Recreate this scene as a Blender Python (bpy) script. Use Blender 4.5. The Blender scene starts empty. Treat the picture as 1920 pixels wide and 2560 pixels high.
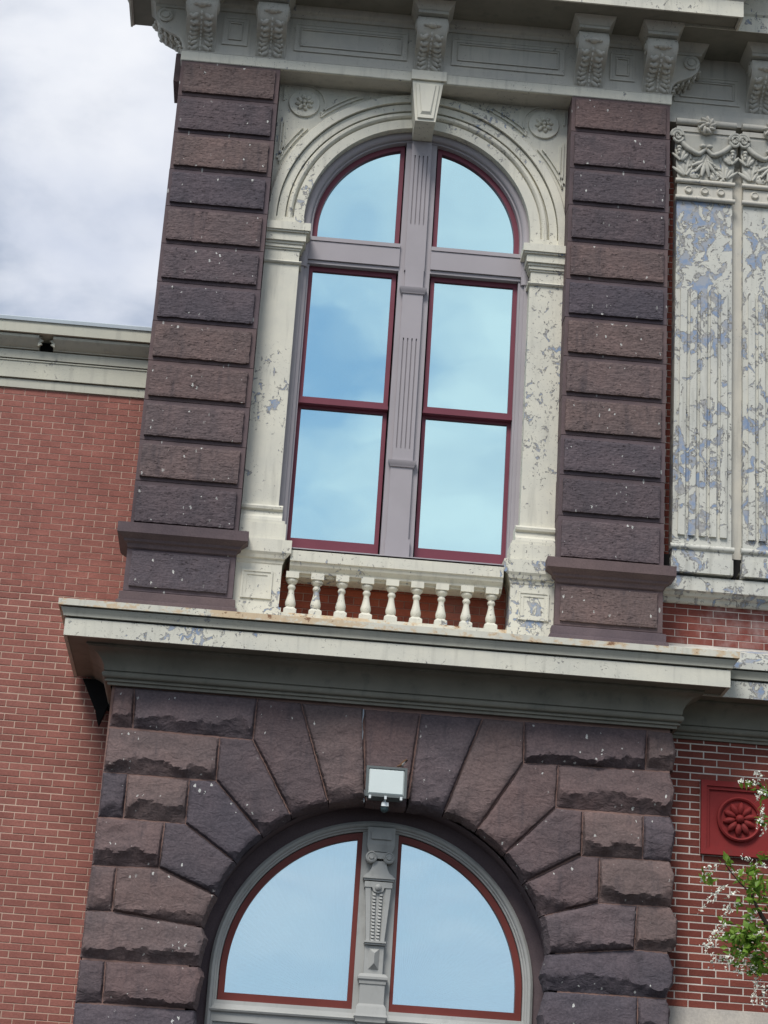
import bpy, math, random
from mathutils import Vector, Matrix, noise
from mathutils.geometry import delaunay_2d_cdt

random.seed(7)
sc = bpy.context.scene
R_ = math.radians

# ------------------------------------------------------------------ camera
cam_d = bpy.data.cameras.new('camera')
cam = bpy.data.objects.new('camera', cam_d)
sc.collection.objects.link(cam)
cam_d.sensor_fit = 'HORIZONTAL'
cam_d.sensor_width = 36.0
cam_d.lens = 36.0 * 5200.0 / 1920.0
cam_d.clip_end = 5000
_r = Vector((0.99562284, -0.07051448, 0.06134215))
_u = Vector((-0.08213888, -0.34702567, 0.93425178))
_b = Vector((-0.04459098, -0.93520099, -0.35129867))
cam.matrix_world = Matrix(((_r.x, _u.x, _b.x, 0.0), (_r.y, _u.y, _b.y, -18.0), (_r.z, _u.z, _b.z, 1.6), (0, 0, 0, 1)))
sc.camera = cam

# ------------------------------------------------------------------ sky and sun
SUN_EL, SUN_AZ = 52.0, 205.0       # compass-like: direction the light comes from, 180 = straight in front of the facade
world = bpy.data.worlds.new('World'); sc.world = world
world.use_nodes = True
wn = world.node_tree; wn.nodes.clear()

def WN(t, **k):
    n = wn.nodes.new(t)
    for a, b in k.items(): setattr(n, a, b)
    return n
def wl(a, b): wn.links.new(a, b)
def wmath(op, a, b=None, c=None, clamp=False):
    n = WN('ShaderNodeMath', operation=op); n.use_clamp = clamp
    for i, v in enumerate((a, b, c)):
        if v is None: continue
        if isinstance(v, (int, float)): n.inputs[i].default_value = v
        else: wl(v, n.inputs[i])
    return n.outputs[0]

sky = WN('ShaderNodeTexSky', sky_type='NISHITA', sun_disc=False)
sky.sun_elevation = R_(SUN_EL); sky.sun_rotation = R_(SUN_AZ)
sky.air_density = 1.3; sky.dust_density = 0.6; sky.ozone_density = 2.0
tc = WN('ShaderNodeTexCoord')
sep = WN('ShaderNodeSeparateXYZ'); wl(tc.outputs['Generated'], sep.inputs[0])
zc = wmath('MAXIMUM', sep.outputs[2], 0.0)
den = wmath('ADD', zc, 0.22)
px = wmath('DIVIDE', sep.outputs[0], den); py = wmath('DIVIDE', sep.outputs[1], den)
comb = WN('ShaderNodeCombineXYZ'); wl(px, comb.inputs[0]); wl(py, comb.inputs[1]); comb.inputs[2].default_value = 3.7
mp = WN('ShaderNodeMapping'); wl(comb.outputs[0], mp.inputs[0]); mp.inputs['Location'].default_value = (3.42, 1.51, 12.32)
n1 = WN('ShaderNodeTexNoise'); wl(mp.outputs[0], n1.inputs['Vector'])
n1.inputs['Scale'].default_value = 3.2; n1.inputs['Detail'].default_value = 7.0; n1.inputs['Roughness'].default_value = 0.52
n1.inputs['Distortion'].default_value = 0.25
n2 = WN('ShaderNodeTexNoise'); wl(mp.outputs[0], n2.inputs['Vector'])
n2.inputs['Scale'].default_value = 4.5; n2.inputs['Detail'].default_value = 5.0
cov = WN('ShaderNodeValToRGB'); wl(n1.outputs[0], cov.inputs[0])
cov.color_ramp.elements[0].position = 0.33; cov.color_ramp.elements[1].position = 0.60
cov.color_ramp.interpolation = 'EASE'
lowhaze = wmath('MULTIPLY', wmath('SUBTRACT', 0.30, zc), 6.0, clamp=True)      # thicker, paler air near the horizon
cl = WN('ShaderNodeValToRGB'); wl(n2.outputs[0], cl.inputs[0])
cl.color_ramp.elements[0].position = 0.3; cl.color_ramp.elements[0].color = (0.60, 0.66, 0.80, 1)
cl.color_ramp.elements[1].position = 0.62; cl.color_ramp.elements[1].color = (0.93, 0.95, 1.0, 1)
skym = WN('ShaderNodeMix', data_type='RGBA', blend_type='MULTIPLY'); skym.inputs[0].default_value = 1.0
wl(sky.outputs[0], skym.inputs[6]); SKY_K = 0.105; skym.inputs[7].default_value = (SKY_K, SKY_K, SKY_K, 1)
mixc = WN('ShaderNodeMix', data_type='RGBA'); wl(wmath('MULTIPLY', cov.outputs[0], 0.97), mixc.inputs[0]); wl(skym.outputs[2], mixc.inputs[6]); wl(cl.outputs[0], mixc.inputs[7])
mixh = WN('ShaderNodeMix', data_type='RGBA'); wl(wmath('MULTIPLY', lowhaze, 0.85), mixh.inputs[0]); wl(mixc.outputs[2], mixh.inputs[6]); mixh.inputs[7].default_value = (0.52, 0.68, 0.84, 1)
bg = WN('ShaderNodeBackground'); wl(mixh.outputs[2], bg.inputs[0]); bg.inputs[1].default_value = 1.0
wo = WN('ShaderNodeOutputWorld'); wl(bg.outputs[0], wo.inputs[0])

sun_d = bpy.data.lights.new('sun', 'SUN'); sun_d.energy = 3.0; sun_d.angle = R_(22); sun_d.color = (1.0, 0.97, 0.92)
sun = bpy.data.objects.new('sun', sun_d); sc.collection.objects.link(sun)
_az = R_(SUN_AZ); _el = R_(SUN_EL)
_dir = Vector((math.sin(_az) * math.cos(_el), math.cos(_az) * math.cos(_el), math.sin(_el)))   # towards the sun
sun.rotation_euler = (-_dir).to_track_quat('-Z', 'Y').to_euler()
sun.location = (-8, -20, 25)

sc.view_settings.view_transform = 'Standard'
sc.view_settings.look = 'None'
sc.view_settings.exposure = 0.0
sc.view_settings.gamma = 1.0
sc.view_settings.use_curve_mapping = False

# ------------------------------------------------------------------ materials
class NT:
    """small wrapper for building a node tree"""
    def __init__(s, name):
        s.m = bpy.data.materials.new(name); s.m.use_nodes = True
        s.t = s.m.node_tree; s.t.nodes.clear()
        s.out = s.t.nodes.new('ShaderNodeOutputMaterial')
        s.bsdf = s.t.nodes.new('ShaderNodeBsdfPrincipled')
        s.t.links.new(s.bsdf.outputs[0], s.out.inputs[0])
        s.pos = s.t.nodes.new('ShaderNodeNewGeometry').outputs['Position']
    def link(s, a, b): s.t.links.new(a, b)
    def put(s, sock, v):
        if isinstance(v, (int, float)): sock.default_value = v
        elif isinstance(v, tuple): sock.default_value = v if len(v) == len(sock.default_value) else tuple(v) + (1,)
        else: s.link(v, sock)
    def math(s, op, a, b=0.0, clamp=False):
        n = s.t.nodes.new('ShaderNodeMath'); n.operation = op; n.use_clamp = clamp
        s.put(n.inputs[0], a); s.put(n.inputs[1], b); return n.outputs[0]
    def map(s, scale=(1, 1, 1), loc=(0, 0, 0), vec=None):
        n = s.t.nodes.new('ShaderNodeMapping'); s.link(vec or s.pos, n.inputs[0])
        n.inputs['Scale'].default_value = scale; n.inputs['Location'].default_value = loc; return n.outputs[0]
    def noise(s, scale, detail=4, rough=0.5, vec=None, dist=0.0):
        n = s.t.nodes.new('ShaderNodeTexNoise'); s.link(vec or s.pos, n.inputs['Vector'])
        n.inputs['Scale'].default_value = scale; n.inputs['Detail'].default_value = detail
        n.inputs['Roughness'].default_value = rough; n.inputs['Distortion'].default_value = dist
        return n.outputs[0]
    def voro(s, scale, vec=None, feature='F1'):
        n = s.t.nodes.new('ShaderNodeTexVoronoi'); n.feature = feature; s.link(vec or s.pos, n.inputs['Vector'])
        n.inputs['Scale'].default_value = scale; return n
    def ramp(s, fac, stops, interp='LINEAR'):
        n = s.t.nodes.new('ShaderNodeValToRGB'); s.put(n.inputs[0], fac); r = n.color_ramp; r.interpolation = interp
        while len(r.elements) < len(stops): r.elements.new(0.5)
        for e, (p, c) in zip(r.elements, stops):
            e.position = p; e.color = tuple(c) + (1,) if len(c) == 3 else c
        return n.outputs[0]
    def step(s, x, lo, hi):
        n = s.t.nodes.new('ShaderNodeMapRange'); n.interpolation_type = 'SMOOTHSTEP'
        s.put(n.inputs[0], x); n.inputs[1].default_value = lo; n.inputs[2].default_value = hi; return n.outputs[0]
    def mix(s, fac, a, b, mode='MIX'):
        n = s.t.nodes.new('ShaderNodeMix'); n.data_type = 'RGBA'; n.blend_type = mode
        s.put(n.inputs[0], fac); s.put(n.inputs[6], a); s.put(n.inputs[7], b); return n.outputs[2]
    def rnd(s):
        return s.t.nodes.new('ShaderNodeObjectInfo').outputs['Random']
    def bump(s, h, strength=0.5, dist=0.01, prev=None):
        n = s.t.nodes.new('ShaderNodeBump'); s.put(n.inputs['Height'], h)
        n.inputs['Strength'].default_value = strength; n.inputs['Distance'].default_value = dist
        if prev: s.link(prev, n.inputs['Normal'])
        return n.outputs[0]
    def done(s, color, rough=0.7, normal=None, spec=0.3, metal=0.0):
        s.put(s.bsdf.inputs['Base Color'], color); s.put(s.bsdf.inputs['Roughness'], rough)
        s.bsdf.inputs['Specular IOR Level'].default_value = spec; s.put(s.bsdf.inputs['Metallic'], metal)
        if normal: s.link(normal, s.bsdf.inputs['Normal'])
        return s.m

def mat_brownstone(name, tooled):
    t = NT(name)
    r = t.rnd()
    base = t.ramp(r, [(0.0, (0.086, 0.075, 0.086)), (0.3, (0.128, 0.093, 0.093)), (0.62, (0.147, 0.110, 0.104)), (0.85, (0.118, 0.095, 0.102)), (1.0, (0.086, 0.076, 0.090))])
    big = t.noise(2.3, 4, 0.55)
    base = t.mix(t.step(big, 0.35, 0.7), base, t.mix(1.0, base, (1.28, 1.2, 1.16), 'MULTIPLY'))
    fine = t.noise(46, 6, 0.65)
    base = t.mix(0.75, base, t.ramp(fine, [(0.3, (0.62, 0.62, 0.64)), (0.72, (1.3, 1.27, 1.24))]), 'MULTIPLY')
    streak = t.noise(5, 5, 0.6, t.map((2.2, 2.2, 0.35)))
    base = t.mix(t.math('MULTIPLY', t.step(streak, 0.52, 0.72), 0.45), base, (0.055, 0.048, 0.055))
    # white bird lime: sparse specks and short dribbles
    dv = t.t.nodes.new('ShaderNodeVectorMath'); dv.operation = 'ADD'; t.link(t.map((1, 1, 0.62)), dv.inputs[0])
    dn = t.t.nodes.new('ShaderNodeTexNoise'); t.link(t.pos, dn.inputs['Vector']); dn.inputs['Scale'].default_value = 60
    ds = t.t.nodes.new('ShaderNodeVectorMath'); ds.operation = 'SCALE'; ds.inputs['Scale'].default_value = 0.03; t.link(dn.outputs['Color'], ds.inputs[0]); t.link(ds.outputs[0], dv.inputs[1])
    v = t.voro(21, dv.outputs[0])
    gate = t.step(t.noise(1.7, 3, 0.6, t.map((1, 1, 1), (4.1, 0, 2.2))), 0.40, 0.52)
    sepc = t.t.nodes.new('ShaderNodeSeparateColor'); t.link(v.outputs['Color'], sepc.inputs[0])
    size = t.math('MULTIPLY', t.math('POWER', sepc.outputs[0], 1.6), 0.24)
    speck = t.math('MULTIPLY', t.math('LESS_THAN', v.outputs['Distance'], size), t.math('GREATER_THAN', sepc.outputs[1], 0.60))
    speck = t.math('MULTIPLY', speck, gate)
    base = t.mix(t.math('MULTIPLY', speck, 0.85), base, (0.62, 0.62, 0.58))
    if tooled:
        h = t.noise(40, 3, 0.55, t.map((0.42, 1, 1.5)), dist=0.5)
        pits = t.step(t.noise(52, 4, 0.6, t.map((0.36, 1, 1.2), (7, 0, 3)), dist=0.6), 0.60, 0.68)
        pits = t.math('MULTIPLY', pits, t.step(t.noise(4.5, 3, 0.5), 0.40, 0.58))
        nrm = t.bump(t.math('SUBTRACT', t.math('MULTIPLY', h, 0.55), pits), 0.8, 0.02)
        base = t.mix(t.math('MULTIPLY', pits, 0.55), base, (0.040, 0.032, 0.036))  # small shadows of the pits put into the colour, besides the bump
    else:
        h = t.noise(11, 6, 0.60, t.map((0.8, 1, 1.25)), dist=1.1)
        nrm = t.bump(h, 0.55, 0.035)
    nrm = t.bump(fine, 0.4, 0.008, nrm)
    return t.done(base, 0.86, nrm, 0.22)

def mat_smooth_stone(name, col):
    t = NT(name)
    big = t.noise(2.0, 5, 0.6); fine = t.noise(60, 4, 0.6)
    col = t.mix(1.0, col, t.ramp(t.rnd(), [(0, (.82, .84, .9)), (.5, (1.05, 1.0, .98)), (1, (.9, .93, 1.02))]), 'MULTIPLY')
    c = t.mix(1.0, col, t.ramp(big, [(0.3, (0.72, 0.72, 0.75)), (0.7, (1.2, 1.16, 1.12))]), 'MULTIPLY')
    c = t.mix(0.5, c, t.ramp(fine, [(0.3, (0.75, 0.75, 0.75)), (0.7, (1.2, 1.2, 1.2))]), 'MULTIPLY')
    v = t.voro(14, t.map((1, 1, 0.35)))
    sepc = t.t.nodes.new('ShaderNodeSeparateColor'); t.link(v.outputs['Color'], sepc.inputs[0])
    speck = t.math('MULTIPLY', t.math('LESS_THAN', v.outputs['Distance'], 0.12), t.math('GREATER_THAN', sepc.outputs[1], 0.9))
    c = t.mix(t.math('MULTIPLY', speck, 0.7), c, (0.5, 0.5, 0.47))
    return t.done(c, 0.85, t.bump(fine, 0.25, 0.008), 0.25)

def mat_peel(name, amount, rust=0.0, cream=(0.68, 0.655, 0.56), dirt=0.5, scale=1.0):
    """old cream paint: flaking down to a blue undercoat, grimy cracks, flake edges darkened to paint in depth"""
    t = NT(name)
    big = t.noise(1.15, 3, 0.55); mid = t.noise(15 * scale, 6, 0.62, t.map((1.15, 1.15, 0.9)), dist=0.9)
    tiny = t.noise(52 * scale, 3, 0.65, t.map((0.8, 0.8, 1.3)), dist=0.5)
    f = t.math('ADD', mid, t.math('MULTIPLY', t.math('SUBTRACT', big, 0.5), 0.62))
    f = t.math('ADD', f, t.math('MULTIPLY', t.math('SUBTRACT', tiny, 0.5), 0.20))
    th = 0.735 - amount
    peel = t.step(f, th, th + 0.010)
    deep = t.math('MULTIPLY', t.step(f, th + 0.03, th + 0.05), t.step(t.noise(5.5, 4, 0.6, t.map((1, 1, 1), (9, 3, 1))), 0.40, 0.47))
    edge = t.math('MULTIPLY', t.step(f, th - 0.018, th), t.math('SUBTRACT', 1.0, t.step(f, th + 0.004, th + 0.016)))
    tone = t.noise(3.1, 5, 0.6)
    c = t.mix(1.0, cream, t.ramp(tone, [(0.28, (0.86, 0.87, 0.88)), (0.72, (1.05, 1.04, 1.01))]), 'MULTIPLY')
    drip = t.noise(9, 4, 0.6, t.map((1.6, 1.6, 0.16)))
    c = t.mix(t.math('MULTIPLY', t.step(drip, 0.50, 0.75), 0.16 + 0.25 * dirt), c, (0.30, 0.29, 0.25))
    crack = t.noise(40, 4, 0.70, t.map((0.8, 0.8, 1.0), (3, 1, 2)), dist=1.2)
    crackm = t.math('MULTIPLY', t.step(crack, 0.62, 0.66), t.step(t.math('ADD', big, amount), 0.44, 0.62))
    c = t.mix(t.math('MULTIPLY', crackm, 0.5 + 0.35 * dirt), c, (0.15, 0.14, 0.13))
    under = t.mix(t.step(t.noise(13, 5, 0.6), 0.40, 0.60), (0.235, 0.305, 0.43), (0.345, 0.365, 0.40))
    prim = t.mix(t.step(t.noise(30, 5, 0.65), 0.42, 0.6), (0.40, 0.39, 0.37), (0.28, 0.275, 0.27))
    c = t.mix(peel, c, t.mix(deep, prim, under))
    c = t.mix(t.math('MULTIPLY', edge, 0.8), c, (0.10, 0.092, 0.085))  # dark rim in the colour stands in for the shade at flake lips
    if rust > 0:
        rm = t.noise(7, 7, 0.7, t.map((1.0, 1, 1.6), (5, 2, 8)))
        rb = t.noise(0.8, 2, 0.5, t.map((1, 1, 1), (1.3, 0, 0)))
        rr = t.step(t.math('ADD', rm, t.math('MULTIPLY', t.math('SUBTRACT', rb, 0.5), 0.4)), 0.60 - rust * 0.1, 0.70 - rust * 0.1)
        c = t.mix(t.math('MULTIPLY', rr, 0.6), c, (0.60, 0.38, 0.17))
        c = t.mix(t.math('MULTIPLY', t.step(rm, 0.61, 0.65), 0.85), c, (0.20, 0.075, 0.03))
    h = t.math('SUBTRACT', 0.6, t.math('MULTIPLY', peel, 0.6))
    nrm = t.bump(h, 0.8, 0.012)
    nrm = t.bump(t.noise(70, 5, 0.65), 0.22, 0.006, nrm)
    return t.done(c, 0.62, nrm, 0.3)

def mat_paint(name, col, var=0.12, rough=0.5, grime=0.0):
    t = NT(name)
    n = t.noise(2.5, 4, 0.55); f = t.noise(80, 3, 0.6)
    c = t.mix(1.0, col, t.ramp(n, [(0.3, (1 - var,) * 3), (0.7, (1 + var,) * 3)]), 'MULTIPLY')
    if grime:
        g = t.noise(8, 6, 0.66, t.map((1, 1, 0.5)))
        c = t.mix(t.math('MULTIPLY', t.step(g, 0.5, 0.75), grime), c, (0.10, 0.10, 0.09))
    return t.done(c, rough, t.bump(f, 0.12, 0.004), 0.25)

def mat_brick(name, lo, mid, hi, pale=0.0, joined=False):
    t = NT(name)
    c = t.ramp(t.math('ADD', t.math('MULTIPLY', t.math('SUBTRACT', t.noise(1.0, 1, 0.5, t.map((4.9, 1, 15.2))), 0.5), 1.8), 0.5) if joined else t.rnd(), [(0.0, lo), (0.5, mid), (1.0, hi)])
    n = t.noise(3.0, 4, 0.6)
    c = t.mix(1.0, c, t.ramp(n, [(0.3, (0.86, 0.86, 0.86)), (0.7, (1.12, 1.1, 1.08))]), 'MULTIPLY')
    f = t.noise(55, 5, 0.7)
    c = t.mix(0.55, c, t.ramp(f, [(0.3, (0.7, 0.7, 0.7)), (0.7, (1.22, 1.2, 1.18))]), 'MULTIPLY')
    if pale:
        p = t.noise(1.6, 6, 0.65, t.map((1.0, 1, 0.6), (2.0, 0, 5)))
        c = t.mix(t.math('MULTIPLY', t.step(p, 0.47, 0.68), pale), c, (0.42, 0.33, 0.31))
    return t.done(c, 0.85, t.bump(f, 0.45, 0.008), 0.2)

def mat_brick_far(name, bricks, mortar, w, h):
    t = NT(name)
    s = t.t.nodes.new('ShaderNodeSeparateXYZ'); t.link(t.pos, s.inputs[0])
    cx = t.t.nodes.new('ShaderNodeCombineXYZ'); t.link(s.outputs[0], cx.inputs[0]); t.link(s.outputs[2], cx.inputs[1])
    b = t.t.nodes.new('ShaderNodeTexBrick'); t.link(cx.outputs[0], b.inputs['Vector'])
    b.inputs['Scale'].default_value = 1.0; b.inputs['Brick Width'].default_value = w; b.inputs['Row Height'].default_value = h
    b.inputs['Mortar Size'].default_value = 0.005; b.inputs['Color1'].default_value = bricks[0] + (1,); b.inputs['Color2'].default_value = bricks[1] + (1,)
    b.inputs['Mortar'].default_value = mortar + (1,)
    return t.done(b.outputs['Color'], 0.85)

def mat_mortar(name, col):
    t = NT(name); f = t.noise(40, 5, 0.65); b = t.noise(1.8, 4, 0.6)
    c = t.mix(1.0, col, t.ramp(b, [(0.3, (0.72, 0.70, 0.68)), (0.7, (1.15, 1.15, 1.15))]), 'MULTIPLY')
    return t.done(c, 0.9, t.bump(f, 0.4, 0.006), 0.15)

def mat_glass(name, tint, through):
    """coated window glass: strong, slightly wavy mirror image, the rest seen through"""
    t = NT(name)
    g = t.t.nodes.new('ShaderNodeBsdfGlossy'); g.inputs['Color'].default_value = tint + (1,); g.inputs['Roughness'].default_value = 0.015
    g.inputs['Normal'].default_value = (0, 0, 0)
    w = t.noise(0.9, 2, 0.4)
    t.link(t.bump(w, 0.10, 0.05), g.inputs['Normal'])
    tr = t.t.nodes.new('ShaderNodeBsdfTransparent'); tr.inputs['Color'].default_value = (0.8, 0.92, 0.93, 1)
    mx = t.t.nodes.new('ShaderNodeMixShader'); mx.inputs[0].default_value = 1 - through
    t.link(tr.outputs[0], mx.inputs[1]); t.link(g.outputs[0], mx.inputs[2])
    t.link(mx.outputs[0], t.out.inputs[0])
    t.t.nodes.remove(t.bsdf)
    return t.m

M = {}
M['tooled'] = mat_brownstone('tooled_brownstone', True)
M['rock'] = mat_brownstone('rock_faced_brownstone', False)
M['dressed'] = mat_smooth_stone('dressed_brownstone', (0.138, 0.104, 0.105))
M['pinkmortar'] = mat_mortar('pink_mortar', (0.27, 0.17, 0.145))
M['peel'] = mat_peel('cream_paint_flaking', 0.085, dirt=0.7)
M['peel_lo'] = mat_peel('cream_paint_worn', 0.035, dirt=0.9)
M['peel_hi'] = mat_peel('cream_paint_badly_flaking', 0.205, dirt=1.1, scale=0.5, cream=(0.60, 0.59, 0.53))
M['peel_rust'] = mat_peel('cream_paint_rust_stained', 0.05, rust=1.0, dirt=0.6)
M['frieze'] = mat_peel('grey_cream_paint', 0.0, cream=(0.57, 0.54, 0.475), dirt=0.85)
M['cove'] = mat_paint('shaded_grey_green_paint', (0.225, 0.212, 0.172), 0.15, 0.6, 0.45)  # grey-green paint, darkened so the colour carries the shade under the cornices
M['mauve'] = mat_paint('mauve_grey_paint', (0.365, 0.335, 0.35), 0.05, 0.45)
M['greygreen'] = mat_paint('pale_grey_paint', (0.385, 0.385, 0.365), 0.08, 0.5, 0.25)
M['maroon'] = mat_paint('maroon_sash_paint', (0.180, 0.046, 0.066), 0.08, 0.42)
M['oxblood'] = mat_paint('oxblood_sash_paint', (0.165, 0.036, 0.028), 0.12, 0.45)
M['redpanel'] = mat_paint('red_terracotta_paint', (0.235, 0.025, 0.024), 0.16, 0.7, 0.2)
M['brick_new'] = mat_brick('machine_brick', (0.270, 0.108, 0.088), (0.305, 0.122, 0.099), (0.335, 0.140, 0.114))
M['mortar_new'] = mat_mortar('sandy_mortar', (0.56, 0.40, 0.32))
M['brick_old'] = mat_brick('old_brick', (0.150, 0.043, 0.033), (0.205, 0.058, 0.043), (0.245, 0.074, 0.054))
M['brick_pale'] = mat_brick('limewashed_brick', (0.160, 0.046, 0.037), (0.205, 0.058, 0.045), (0.235, 0.075, 0.058), 0.75)
M['brick_deep'] = mat_brick('sheltered_brick', (0.30, 0.085, 0.055), (0.38, 0.10, 0.06), (0.46, 0.125, 0.07), 0.2)
for _k, _n, _a in (('brick_new_joined', 'machine_brickwork', ((0.270, 0.108, 0.088), (0.305, 0.122, 0.099), (0.335, 0.140, 0.114))), ('brick_old_joined', 'old_brickwork', ((0.130, 0.036, 0.027), (0.185, 0.050, 0.036), (0.225, 0.066, 0.046))),
                   ('brick_pale_joined', 'limewashed_brickwork', ((0.160, 0.046, 0.037), (0.205, 0.058, 0.045), (0.235, 0.075, 0.058))), ('brick_deep_joined', 'sheltered_brickwork', ((0.17, 0.040, 0.024), (0.235, 0.052, 0.028), (0.29, 0.068, 0.034)))):
    M[_k] = mat_brick(_n, *_a, joined=True)
M['mortar_white'] = mat_mortar('white_mortar', (0.68, 0.62, 0.56))
M['mortar_red'] = mat_mortar('red_mortar', (0.52, 0.36, 0.29))
M['far_new'] = mat_brick_far('machine_brick_wall', ((0.24, 0.085, 0.066), (0.28, 0.10, 0.077)), (0.44, 0.31, 0.25), 0.205, 0.0655)
M['far_old'] = mat_brick_far('old_brick_wall', ((0.15, 0.042, 0.032), (0.2, 0.056, 0.04)), (0.5, 0.45, 0.4), 0.24, 0.0675)
M['glass_up'] = mat_glass('cyan_reflective_glass', (0.62, 0.90, 0.93), 0.10)
M['glass_lo'] = mat_glass('pale_reflective_glass', (0.84, 0.96, 1.0), 0.30)
M['shade'] = mat_paint('pleated_shade_cloth', (0.55, 0.58, 0.58), 0.03, 0.8)
M['dark'] = mat_paint('dark_interior', (0.02, 0.022, 0.024), 0.1, 0.9)
M['void'] = mat_paint('matte_black', (0.012, 0.011, 0.011), 0.1, 0.9)  # flat near-black for the cornice backing, hole, torn tongue and scrolls
M['board'] = mat_peel('weathered_board_paint', -0.03, cream=(0.55, 0.535, 0.445), dirt=0.8)
M['flashing'] = mat_paint('zinc_flashing', (0.52, 0.58, 0.62), 0.06, 0.4)
M['limestone'] = mat_smooth_stone('limestone', (0.66, 0.62, 0.53))
M['housing'] = mat_paint('grey_aluminium', (0.11, 0.125, 0.125), 0.1, 0.5)
M['lens'] = mat_paint('prismatic_lens', (0.62, 0.68, 0.66), 0.04, 0.25)
M['whiteplastic'] = mat_paint('white_plastic', (0.72, 0.76, 0.76), 0.04, 0.35)
M['smoke'] = mat_paint('smoked_dome', (0.06, 0.09, 0.095), 0.1, 0.15)

# ------------------------------------------------------------------ mesh helpers
class MB:
    def __init__(s): s.v = []; s.f = []; s.mi = []; s.cur = 0
    def add(s, vs, fs):
        n = len(s.v); s.v += [tuple(p) for p in vs]
        for f in fs: s.f.append(tuple(i + n for i in f)); s.mi.append(s.cur)
        return s
    def box(s, x0, x1, y0, y1, z0, z1):
        return s.add([(x0, y0, z0), (x1, y0, z0), (x1, y1, z0), (x0, y1, z0), (x0, y0, z1), (x1, y0, z1), (x1, y1, z1), (x0, y1, z1)],
                     [(0, 1, 5, 4), (1, 2, 6, 5), (2, 3, 7, 6), (3, 0, 4, 7), (4, 5, 6, 7), (3, 2, 1, 0)])
    def hexa(s, a, b):
        """frustum between two quads a (4 points) and b (4 points)"""
        return s.add(list(a) + list(b), [(0, 1, 5, 4), (1, 2, 6, 5), (2, 3, 7, 6), (3, 0, 4, 7), (4, 5, 6, 7), (3, 2, 1, 0)])
    def prism(s, poly, y0, y1):
        n = len(poly)
        vs = [(x, y0, z) for x, z in poly] + [(x, y1, z) for x, z in poly]
        area = sum(poly[i][0] * poly[(i + 1) % n][1] - poly[(i + 1) % n][0] * poly[i][1] for i in range(n))
        f = list(range(n)); fs = [tuple(f) if area > 0 else tuple(f[::-1]), tuple(i + n for i in (f[::-1] if area > 0 else f))]
        for i in range(n):
            j = (i + 1) % n
            fs.append((j, i, i + n, j + n) if area > 0 else (i, j, j + n, i + n))
        return s.add(vs, fs)
    def sweep_x(s, prof, x0, x1):
        """closed profile of (y, z) run along x"""
        n = len(prof)
        vs = [(x0, y, z) for y, z in prof] + [(x1, y, z) for y, z in prof]
        fs = [tuple(range(n)), tuple(range(2 * n - 1, n - 1, -1))]
        for i in range(n):
            j = (i + 1) % n; fs.append((i, i + n, j + n, j))
        return s.add(vs, fs)
    def run(s, prof, xL, xR, yF, ybL, ybR, left=True, right=True):
        """open profile of (projection, z) carried round a rectangular plan: left return, front, right return (mitred)"""
        rows = []
        for p, z in prof:
            pts = []
            if left: pts.append((xL - p, ybL, z))
            pts.append(((xL - p) if left else xL, yF - p, z))
            pts.append(((xR + p) if right else xR, yF - p, z))
            if right: pts.append((xR + p, ybR, z))
            rows.append(pts)
        m = len(rows[0]); vs = [q for r in rows for q in r]; fs = []
        for i in range(len(rows) - 1):
            for k in range(m - 1):
                fs.append((i * m + k, i * m + k + 1, (i + 1) * m + k + 1, (i + 1) * m + k))
        for k in (0, m - 1):
            fs.append(tuple(i * m + k for i in range(len(rows))))
        return s.add(vs, fs)
    def lathe(s, prof, cx, cy, n=16, axis='z', cz=0.0):
        vs = []; fs = []
        for r, h in prof:
            for k in range(n):
                a = 2 * math.pi * k / n
                if axis == 'z': vs.append((cx + r * math.cos(a), cy + r * math.sin(a), h))
                elif axis == 'y': vs.append((cx + r * math.cos(a), h, cz + r * math.sin(a)))
                else: vs.append((h, cy + r * math.cos(a), cz + r * math.sin(a)))
        for i in range(len(prof) - 1):
            for k in range(n):
                k2 = (k + 1) % n; fs.append((i * n + k, i * n + k2, (i + 1) * n + k2, (i + 1) * n + k))
        fs.append(tuple(range(n))); fs.append(tuple(range((len(prof) - 1) * n, len(prof) * n)))
        return s.add(vs, fs)
    def blob(s, c, r, nu=8, nv=5, rot=None):
        """squashed ball with radii r, turned by the matrix rot"""
        vs = []; fs = []
        for i in range(nv + 1):
            t = math.pi * i / nv
            for k in range(nu):
                a = 2 * math.pi * k / nu
                p = Vector((r[0] * math.sin(t) * math.cos(a), r[1] * math.cos(t), r[2] * math.sin(t) * math.sin(a)))
                if rot: p = rot @ p
                vs.append((c[0] + p.x, c[1] + p.y, c[2] + p.z))
        for i in range(nv):
            for k in range(nu):
                k2 = (k + 1) % nu; fs.append((i * nu + k, i * nu + k2, (i + 1) * nu + k2, (i + 1) * nu + k))
        return s.add(vs, fs)
    def tube(s, pts, rad, n=8):
        pts = [Vector(p) for p in pts]; m = len(pts)
        rad = rad if isinstance(rad, (list, tuple)) else [rad] * m
        vs = []; fs = []; up = Vector((0, 0, 1))
        for i, p in enumerate(pts):
            d = (pts[min(i + 1, m - 1)] - pts[max(i - 1, 0)]).normalized()
            a = d.cross(up)
            if a.length < 1e-3: a = d.cross(Vector((1, 0, 0)))
            a.normalize(); b = a.cross(d)
            for k in range(n):
                t = 2 * math.pi * k / n; vs.append(tuple(p + (a * math.cos(t) + b * math.sin(t)) * rad[i]))
        for i in range(m - 1):
            for k in range(n):
                k2 = (k + 1) % n; fs.append((i * n + k, i * n + k2, (i + 1) * n + k2, (i + 1) * n + k))
        fs.append(tuple(range(n))); fs.append(tuple(range((m - 1) * n, m * n)))
        return s.add(vs, fs)
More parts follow.
